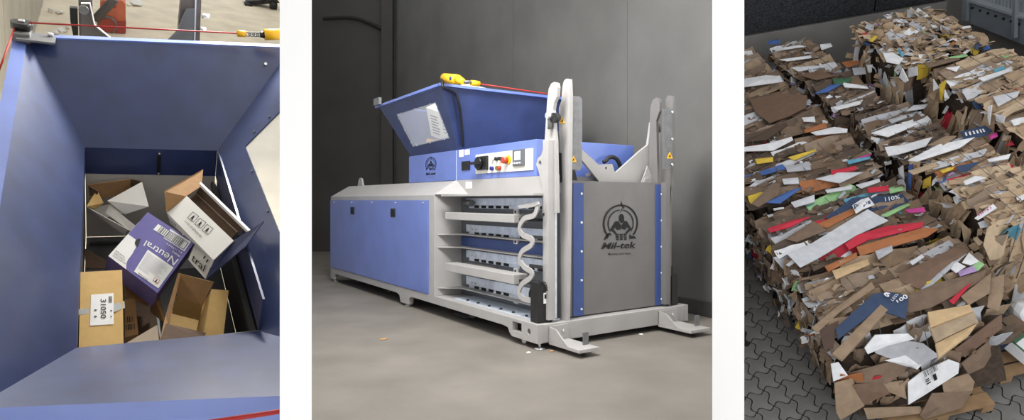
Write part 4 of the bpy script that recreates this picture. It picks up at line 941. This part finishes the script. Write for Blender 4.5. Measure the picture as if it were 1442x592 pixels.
# ---- sheets that can be told apart one by one
def k1(x, y): return (1048 + x / 1.972, 30 + y / 1.973)
def k2(x, y): return (1048 + x / 1.8985, 280 + y / 1.897)
def hero(kf, pts, color, bl=None, lift=.045, name='printed_sheet', front=False, th=.006, label=None):
    pp = [kf(x, y) for x, y in pts]
    cxp = sum(p[0] for p in pp) / len(pp); cyp = sum(p[1] for p in pp) / len(pp)
    if bl is None:
        for b in BALES:
            c = rz(cxp, cyp, b[5])
            if b[1] - .08 < c.x < b[2] + .08 and b[3] - .08 < c.y < b[4] + .08: bl = b; break
        else: bl = min(BALES, key=lambda b: (rz(cxp, cyp, b[5]).xy - Vector(((b[1] + b[2]) / 2, (b[3] + b[4]) / 2))).length)
    else: bl = next(b for b in BALES if b[0] == bl)
    z = bl[5] + lift + U(0, .012)
    if front == 'l':                                      # on the sloping near face
        p0 = Vector((0, bl[3] - .045, bl[5] + .03)); nr = Vector((0, -.62, .30))
        P = [RIG.onp(x, y, p0, nr) for x, y in pp]
        P = [p if p.z > .115 else rz(x, y, .115) for p, (x, y) in zip(P, pp)]
    elif front == 't':
        P = [RIG.on(x, y, 0, bl[1] - .05) for x, y in pp]
    else: P = [rz(x, y, z) for x, y in pp]
    n = Vector((0, 0, 0))
    for i in range(len(P)): n += (P[i] - P[0]).cross(P[(i + 1) % len(P)] - P[0])
    n.normalize()
    if n.dot(RIG.cam - P[0]) < 0: n = -n
    ctr = sum(P, Vector()) / len(P); k = len(P)
    top = [p + n * U(-.006, .012) for p in P] + [ctr + n * U(.004, .016)]
    vs = top + [p - n * th for p in top]; fs = []
    for i in range(k): j = (i + 1) % k; fs += [(i, j, k), (k + 1 + j, k + 1 + i, 2 * k + 1), (j, i, k + 1 + i, k + 1 + j)]
    o = mesh(name, vs, fs, ACC[color], bl[0])
    if label: o['label'] = label
    o['_n'] = 0; del o['_n']
    return o, P, n
def hq(P3, q): return q
HL = [
 (k1, [(15, 215), (95, 203), (175, 208), (172, 238), (120, 268), (70, 285), (30, 255)], 'brown'), (k1, [(5, 335), (40, 312), (110, 268), (120, 288), (62, 330)], 'dark'),
 (k1, [(0, 160), (60, 150), (100, 153), (106, 170), (40, 177), (0, 184)], 'white'), (k1, [(0, 352), (60, 340), (132, 323), (136, 330), (80, 358), (0, 362)], 'white'),
 (k1, [(185, 310), (250, 295), (287, 300), (286, 309), (200, 319)], 'white'), (k1, [(30, 385), (80, 379), (81, 388), (35, 396)], 'yellow'), (k1, [(122, 380), (200, 353), (199, 362), (140, 386)], 'yellow'),
 (k1, [(115, 405), (180, 391), (186, 411), (120, 420)], 'cool'), (k1, [(240, 417), (312, 403), (312, 412), (243, 429)], 'red'), (k1, [(198, 438), (262, 424), (330, 419), (265, 449)], 'grey'),
 (k1, [(342, 464), (400, 459), (402, 472), (345, 476)], 'red'), (k1, [(60, 506), (130, 469), (162, 463), (100, 507)], 'blue'), (k1, [(130, 506), (195, 484), (196, 500), (140, 520)], 'grey'),
 (k1, [(402, 468), (440, 460), (445, 472), (405, 478)], 'green'), (k1, [(285, 388), (350, 372), (350, 382), (290, 396)], 'teal'), (k1, [(310, 380), (355, 366), (352, 374), (315, 386)], 'magenta'),
 (k1, [(380, 540), (450, 505), (462, 512), (396, 546)], 'green'), (k1, [(20, 510), (80, 450), (100, 455), (95, 485), (40, 515)], 'mid'), (k1, [(200, 565), (300, 520), (310, 535), (230, 575)], 'orange'),
 (k1, [(65, 575), (140, 550), (185, 545), (130, 572), (70, 590)], 'red'), (k1, [(165, 300), (225, 283), (230, 295), (170, 310)], 'orange'), (k1, [(160, 268), (195, 265), (198, 278), (165, 281)], 'white'),
 (k1, [(105, 440), (150, 435), (152, 450), (110, 455)], 'grey'), (k1, [(225, 470), (300, 455), (300, 465), (230, 478)], 'grey'), (k1, [(310, 455), (375, 438), (378, 446), (325, 465)], 'grey'),
 (k2, [(115, 150), (180, 120), (330, 30), (352, 40), (386, 58), (300, 100), (200, 160), (150, 186)], 'grey'), (k2, [(270, 122), (300, 100), (380, 72), (480, 62), (476, 76), (330, 110), (280, 136)], 'red'),
 (k2, [(318, 100), (365, 82), (366, 96), (330, 108)], 'white'), (k2, [(385, 85), (440, 68), (470, 68), (400, 98)], 'navy'), (k2, [(300, 130), (480, 78), (520, 82), (490, 100), (310, 152)], 'orange'),
 (k2, [(215, 180), (300, 145), (302, 158), (225, 196)], 'orange'), (k2, [(235, 195), (330, 160), (335, 178), (245, 218)], 'tan'), (k2, [(110, 108), (185, 60), (222, 85), (140, 115)], 'mid'),
 (k2, [(430, 30), (480, 25), (485, 38), (440, 40)], 'magenta'), (k2, [(350, 143), (395, 125), (398, 140), (358, 164)], 'cool'),
 (k2, [(410, 205), (560, 133), (602, 140), (520, 200), (468, 242), (420, 225)], 'brown'), (k2, [(470, 240), (585, 140), (595, 148), (490, 245)], 'cool'),
 (k2, [(548, 182), (566, 202), (592, 182), (568, 172)], 'white'), (k2, [(582, 172), (600, 147), (628, 170), (605, 180)], 'white'), (k2, [(608, 182), (626, 166), (642, 178), (625, 193)], 'green'), (k2, [(572, 194), (610, 180), (622, 196), (576, 210)], 'purple'),
 (k2, [(405, 272), (520, 225), (600, 205), (646, 193), (640, 216), (500, 290), (440, 304)], 'mid'), (k2, [(548, 272), (600, 222), (608, 228), (560, 282)], 'red'), (k2, [(360, 228), (440, 203), (462, 208), (420, 250), (375, 250)], 'kraft'),
 (k2, [(442, 172), (475, 148), (482, 155), (450, 178)], 'grey'), (k2, [(180, 345), (245, 292), (340, 225), (350, 240), (255, 305), (195, 358)], 'kraft'),
 (k1, [(390, 350), (440, 345), (522, 324), (505, 346), (430, 372), (400, 376)], 'white'), (k1, [(540, 345), (640, 325), (600, 351), (480, 392), (455, 386)], 'white'), (k1, [(588, 406), (655, 392), (620, 417), (595, 420)], 'navy'),
 (k1, [(608, 446), (640, 431), (672, 437), (615, 457)], 'white'), (k1, [(640, 546), (690, 511), (702, 518), (650, 551)], 'white'), (k1, [(680, 316), (700, 311), (704, 322), (685, 327)], 'magenta'), (k1, [(675, 382), (740, 370), (735, 380), (680, 392)], 'white'),
 (k1, [(510, 345), (560, 318), (590, 322), (550, 352)], 'kraft'), (k1, [(545, 412), (585, 402), (580, 412), (550, 422)], 'yellow'), (k1, [(455, 415), (530, 395), (540, 402), (470, 425)], 'pale'),
 (k1, [(352, 312), (420, 290), (492, 281), (400, 320)], 'white'), (k1, [(248, 241), (330, 217), (322, 229), (255, 250)], 'white'), (k1, [(400, 273), (450, 262), (452, 270), (410, 283)], 'cool'), (k1, [(470, 235), (510, 230), (500, 242), (450, 250)], 'grey'),
 (k1, [(196, 202), (240, 177), (282, 169), (230, 197)], 'blue'), (k1, [(98, 106), (185, 94), (187, 103), (120, 111)], 'white'), (k1, [(70, 78), (150, 67), (172, 68), (100, 82)], 'white'), (k1, [(150, 150), (210, 140), (255, 150), (200, 165)], 'brown'),
 (k1, [(270, 115), (320, 105), (325, 120), (285, 128)], 'orange'), (k1, [(210, 66), (240, 60), (245, 70), (215, 78)], 'white'), (k1, [(65, 55), (100, 50), (100, 60), (68, 63)], 'blue'), (k1, [(270, 170), (340, 178), (345, 188), (280, 182)], 'white'),
 (k1, [(300, 130), (335, 128), (338, 148), (305, 150)], 'cool'), (k1, [(130, 130), (200, 122), (230, 126), (150, 138)], 'grey'), (k1, [(245, 162), (300, 158), (290, 172), (250, 176)], 'darkgreen'),
 (k1, [(648, 161), (735, 132), (742, 140), (665, 169)], 'white'), (k1, [(690, 138), (720, 125), (726, 132), (695, 143)], 'teal'), (k1, [(568, 101), (615, 92), (621, 98), (575, 107)], 'green'), (k1, [(385, 92), (410, 88), (442, 105), (430, 122), (395, 115)], 'white'),
 (k1, [(500, 118), (590, 100), (600, 108), (510, 132)], 'mid'), (k1, [(690, 212), (765, 194), (760, 206), (705, 238)], 'grey'), (k1, [(560, 132), (600, 126), (590, 138)], 'white'), (k1, [(430, 75), (445, 95), (438, 98), (425, 80)], 'teal'),
]
for kf, pts, c in HL: hero(kf, pts, c)
hero(k1, [(600, 306), (668, 291), (690, 303), (672, 318), (612, 328)], 'navy'); hero(k1, [(225, 545), (300, 490), (440, 480), (466, 508), (250, 556)], 'navy', lift=.03)
# face pieces
for pts, c, b in [([(545, 175), (558, 163), (556, 200), (550, 222), (543, 214)], 'yellow', d1), ([(525, 160), (540, 186), (528, 193)], 'white', d1), ([(556, 190), (566, 215), (558, 222)], 'white', d1), ([(440, 130), (455, 165), (448, 170), (433, 155)], 'white', d2),
                  ([(680, 235), (690, 232), (683, 288), (675, 270)], 'white', d1), ([(455, 130), (480, 125), (482, 150), (460, 155)], 'grey', d2), ([(700, 258), (722, 265), (718, 285), (698, 278)], 'grey', d1), ([(455, 400), (465, 398), (462, 470), (455, 465)], 'blue', c1), ([(425, 410), (440, 400), (442, 440), (430, 435)], 'white', c1), ([(500, 440), (520, 430), (515, 460), (498, 465)], 'yellow', c1)]:
    hero(k1, pts, c, b, front='t')
# near face of the nearest bale
HF = [([(240, 492), (290, 480), (322, 555), (258, 592), (245, 570)], 'kraft'), ([(280, 467), (400, 434), (446, 455), (380, 492), (300, 494)], 'mid'), ([(290, 495), (370, 488), (388, 520), (320, 552)], 'brown'), ([(365, 492), (425, 486), (434, 536), (385, 516)], 'kraft'),
      ([(320, 560), (470, 555), (480, 575), (330, 590)], 'kraft'), ([(530, 490), (600, 468), (616, 490), (610, 516), (535, 524)], 'kraft'), ([(560, 402), (690, 308), (686, 346), (590, 424)], 'brown'), ([(580, 440), (655, 380), (662, 420), (640, 450), (600, 470)], 'mid'),
      ([(335, 388), (400, 374), (480, 388), (522, 420), (450, 450), (350, 412)], 'cool'), ([(320, 398), (350, 365), (440, 362), (455, 375), (380, 392), (330, 415)], 'white'), ([(375, 432), (430, 418), (474, 445), (465, 458), (400, 440)], 'white'), ([(230, 440), (250, 435), (275, 470), (240, 490)], 'white'), ([(500, 520), (610, 515), (580, 560), (480, 590), (470, 580)], 'mid')]
for pts, c in HF: hero(k2, pts, c, b1, front='l')
hero(k2, [(660, 212), (695, 203), (692, 260), (680, 300), (650, 288)], 'kraft', b1, .05); hero(k2, [(580, 260), (660, 200), (655, 255), (600, 285)], 'kraft', b1, .05)
hero(k2, [(200, 350), (252, 328), (238, 400), (214, 402)], 'dark', b1, .04)
o, P, n = hero(k2, [(245, 347), (345, 255), (390, 248), (440, 262), (432, 322), (400, 292), (345, 292), (250, 378)], 'navy', b1, .06)
def zq(kf, pts, bl, lift): return tuple(rz(*kf(x, y), next(b for b in BALES if b[0] == bl)[5] + lift) for x, y in pts)
def ztext(kf, pts, s, m, par, bl, lift, **kw):
    q = zq(kf, pts, bl, lift); text('lettering', q, s, m, par, .004, **kw)
def z3(x, y): return (1230 + x / 14.8, 395 + y / 14.8)
ztext(z3, [(195, 300), (300, 370), (380, 300), (270, 230)], '6', WH[0], o, b1, .085, bold=.03)
ztext(z3, [(405, 448), (525, 305), (470, 285), (352, 408)], 'LESS', WH[0], o, b1, .085)
ztext(z3, [(500, 480), (735, 370), (660, 290), (470, 430)], '100', WH[0], o, b1, .085, bold=.02)
hero(k2, [(235, 417), (365, 283), (384, 297), (262, 432)], 'kraft', b1, .08, th=.02)
for pts, c in [([(490, 306), (602, 284), (612, 302), (498, 345)], 'tan'), ([(498, 347), (613, 303), (626, 330), (512, 385)], 'pale'), ([(512, 386), (622, 334), (600, 365), (520, 424)], 'tan')]: hero(k2, pts, c, b1, .07, name='folded_panel', th=.02)
o, P, n = hero(k2, [(437, 490), (470, 466), (545, 428), (572, 438), (571, 466), (480, 526), (437, 549)], 'white', b1, front='l', label='white sheet with a printed barcode')
p0 = Vector((0, -.50 - .045, ZA + .03)); nr = Vector((0, -.62, .30)); nr_n = nr.normalized()
def fq(pts, off=.022): return tuple(RIG.onp(*k2(x, y), p0 + nr_n * off, nr) for x, y in pts)
decal('barcode', fq([(483, 478), (520, 457), (514, 444), (478, 464)]), barcode(16, 0, 0, 1, 1), M_INK, o, .0); decal('address_print', fq([(488, 500), (522, 480), (516, 462), (484, 482)]), [rect(.0, .1, .35, .28), rect(.0, .45, .3, .6), rect(.0, .7, .28, .85), rect(.6, .0, .85, .9)], M_INK, o, .0)
o2, P, n = hero(k1, [(300, 512), (325, 494), (345, 490), (362, 510), (330, 522), (310, 536)], 'white', b2, .06)
ztext(k1, [(306, 524), (352, 512), (350, 499), (304, 511)], 'pops', ACC['navy'], o2, b2, .078, bold=.02)
ztext(k1, [(392, 502), (432, 494), (430, 484), (390, 491)], '110%', WH[0], o2, b2, .062, bold=.01)
decal('worn_print', zq(k1, [(616, 320), (672, 308), (666, 297), (612, 308)], c1, .07), barcode(9, 0, .1, 1, .9), WH[0], c1, .0)
decal('worn_print', zq(k1, [(652, 541), (692, 517), (689, 514), (648, 537)], c1, .07), barcode(7, 0, .0, 1, 1), ACC['magenta'], c1, .0)

# ---- pallets and loose things at the lower right
def pallet(label, o, dx, dy, nb=5, bw=.15):
    p = thing('wooden_pallet', label, 'pallet', RIG, o); o = Vector(o)
    for i in range(nb):
        y = o.y + dy * i / (nb - 1) * .9; box('deck_board', (o.x, y, .062), (o.x + dx, y + dy * bw, .078), M_WOOD, p)
    for i in range(3): x = o.x + (dx - .07) * i / 2; box('runner', (x, o.y, .0), (x + .07, o.y + dy, .0615), M_WOOD, p)
    return p
pallet('wooden pallet under the nearest bale', (.20, -.87, 0), .62, .56)
pallet('weathered wooden pallet at the right edge on the pavers', (.97, -.72, 0), .6, .30, 4, .24)
def lump(name, label, cat, px, py, z0, r, m, sq=(1, 1, 1)):
    c = rz(px, py, z0 + r * .5); t = thing(name, label, cat, RIG, c - Vector((0, 0, r * .5)))
    bm = bmesh.new(); bmesh.ops.create_icosphere(bm, subdivisions=2, radius=r)
    for v in bm.verts: v.co = Vector((v.co.x * sq[0], v.co.y * sq[1], v.co.z * sq[2])) * U(.82, 1.08) + Vector((0, 0, r * .5))
    finish('film', bm, m, RIG, c - Vector((0, 0, r * .5)), t); return t
lump('plastic_bag', 'white crumpled plastic bag at the right edge between the bales', 'bag', 1440, 438, .14, .085, WH[0])
lump('plastic_bag', 'navy plastic bag tucked behind the nearest bale', 'bag', 1412, 487, .09, .036, ACC['navy'], (1, 1, .7))
def tb(label, px, py, z, dims, rot, m):
    c = rz(px, py, z); return tbox('carton_box', label, RIG, c, dims, Euler(rot), m)
tb('small brown carton standing beside the white plastic bag', 1423, 461, .15, (.10, .09, .12), (0, .0, .2), CBM[1])
t, b, vs = tb('green and white printed carton at the right edge above the pallet', 1441, 492, .165, (.12, .13, .08), (.25, .15, .4), WH[0])
decal('green_print', (vs[4], vs[5], vs[6], vs[7]), [rect(0, 0, 1, .12), rect(0, .85, 1, 1), rect(0, 0, .12, 1)], ACC['darkgreen'], b, .002)
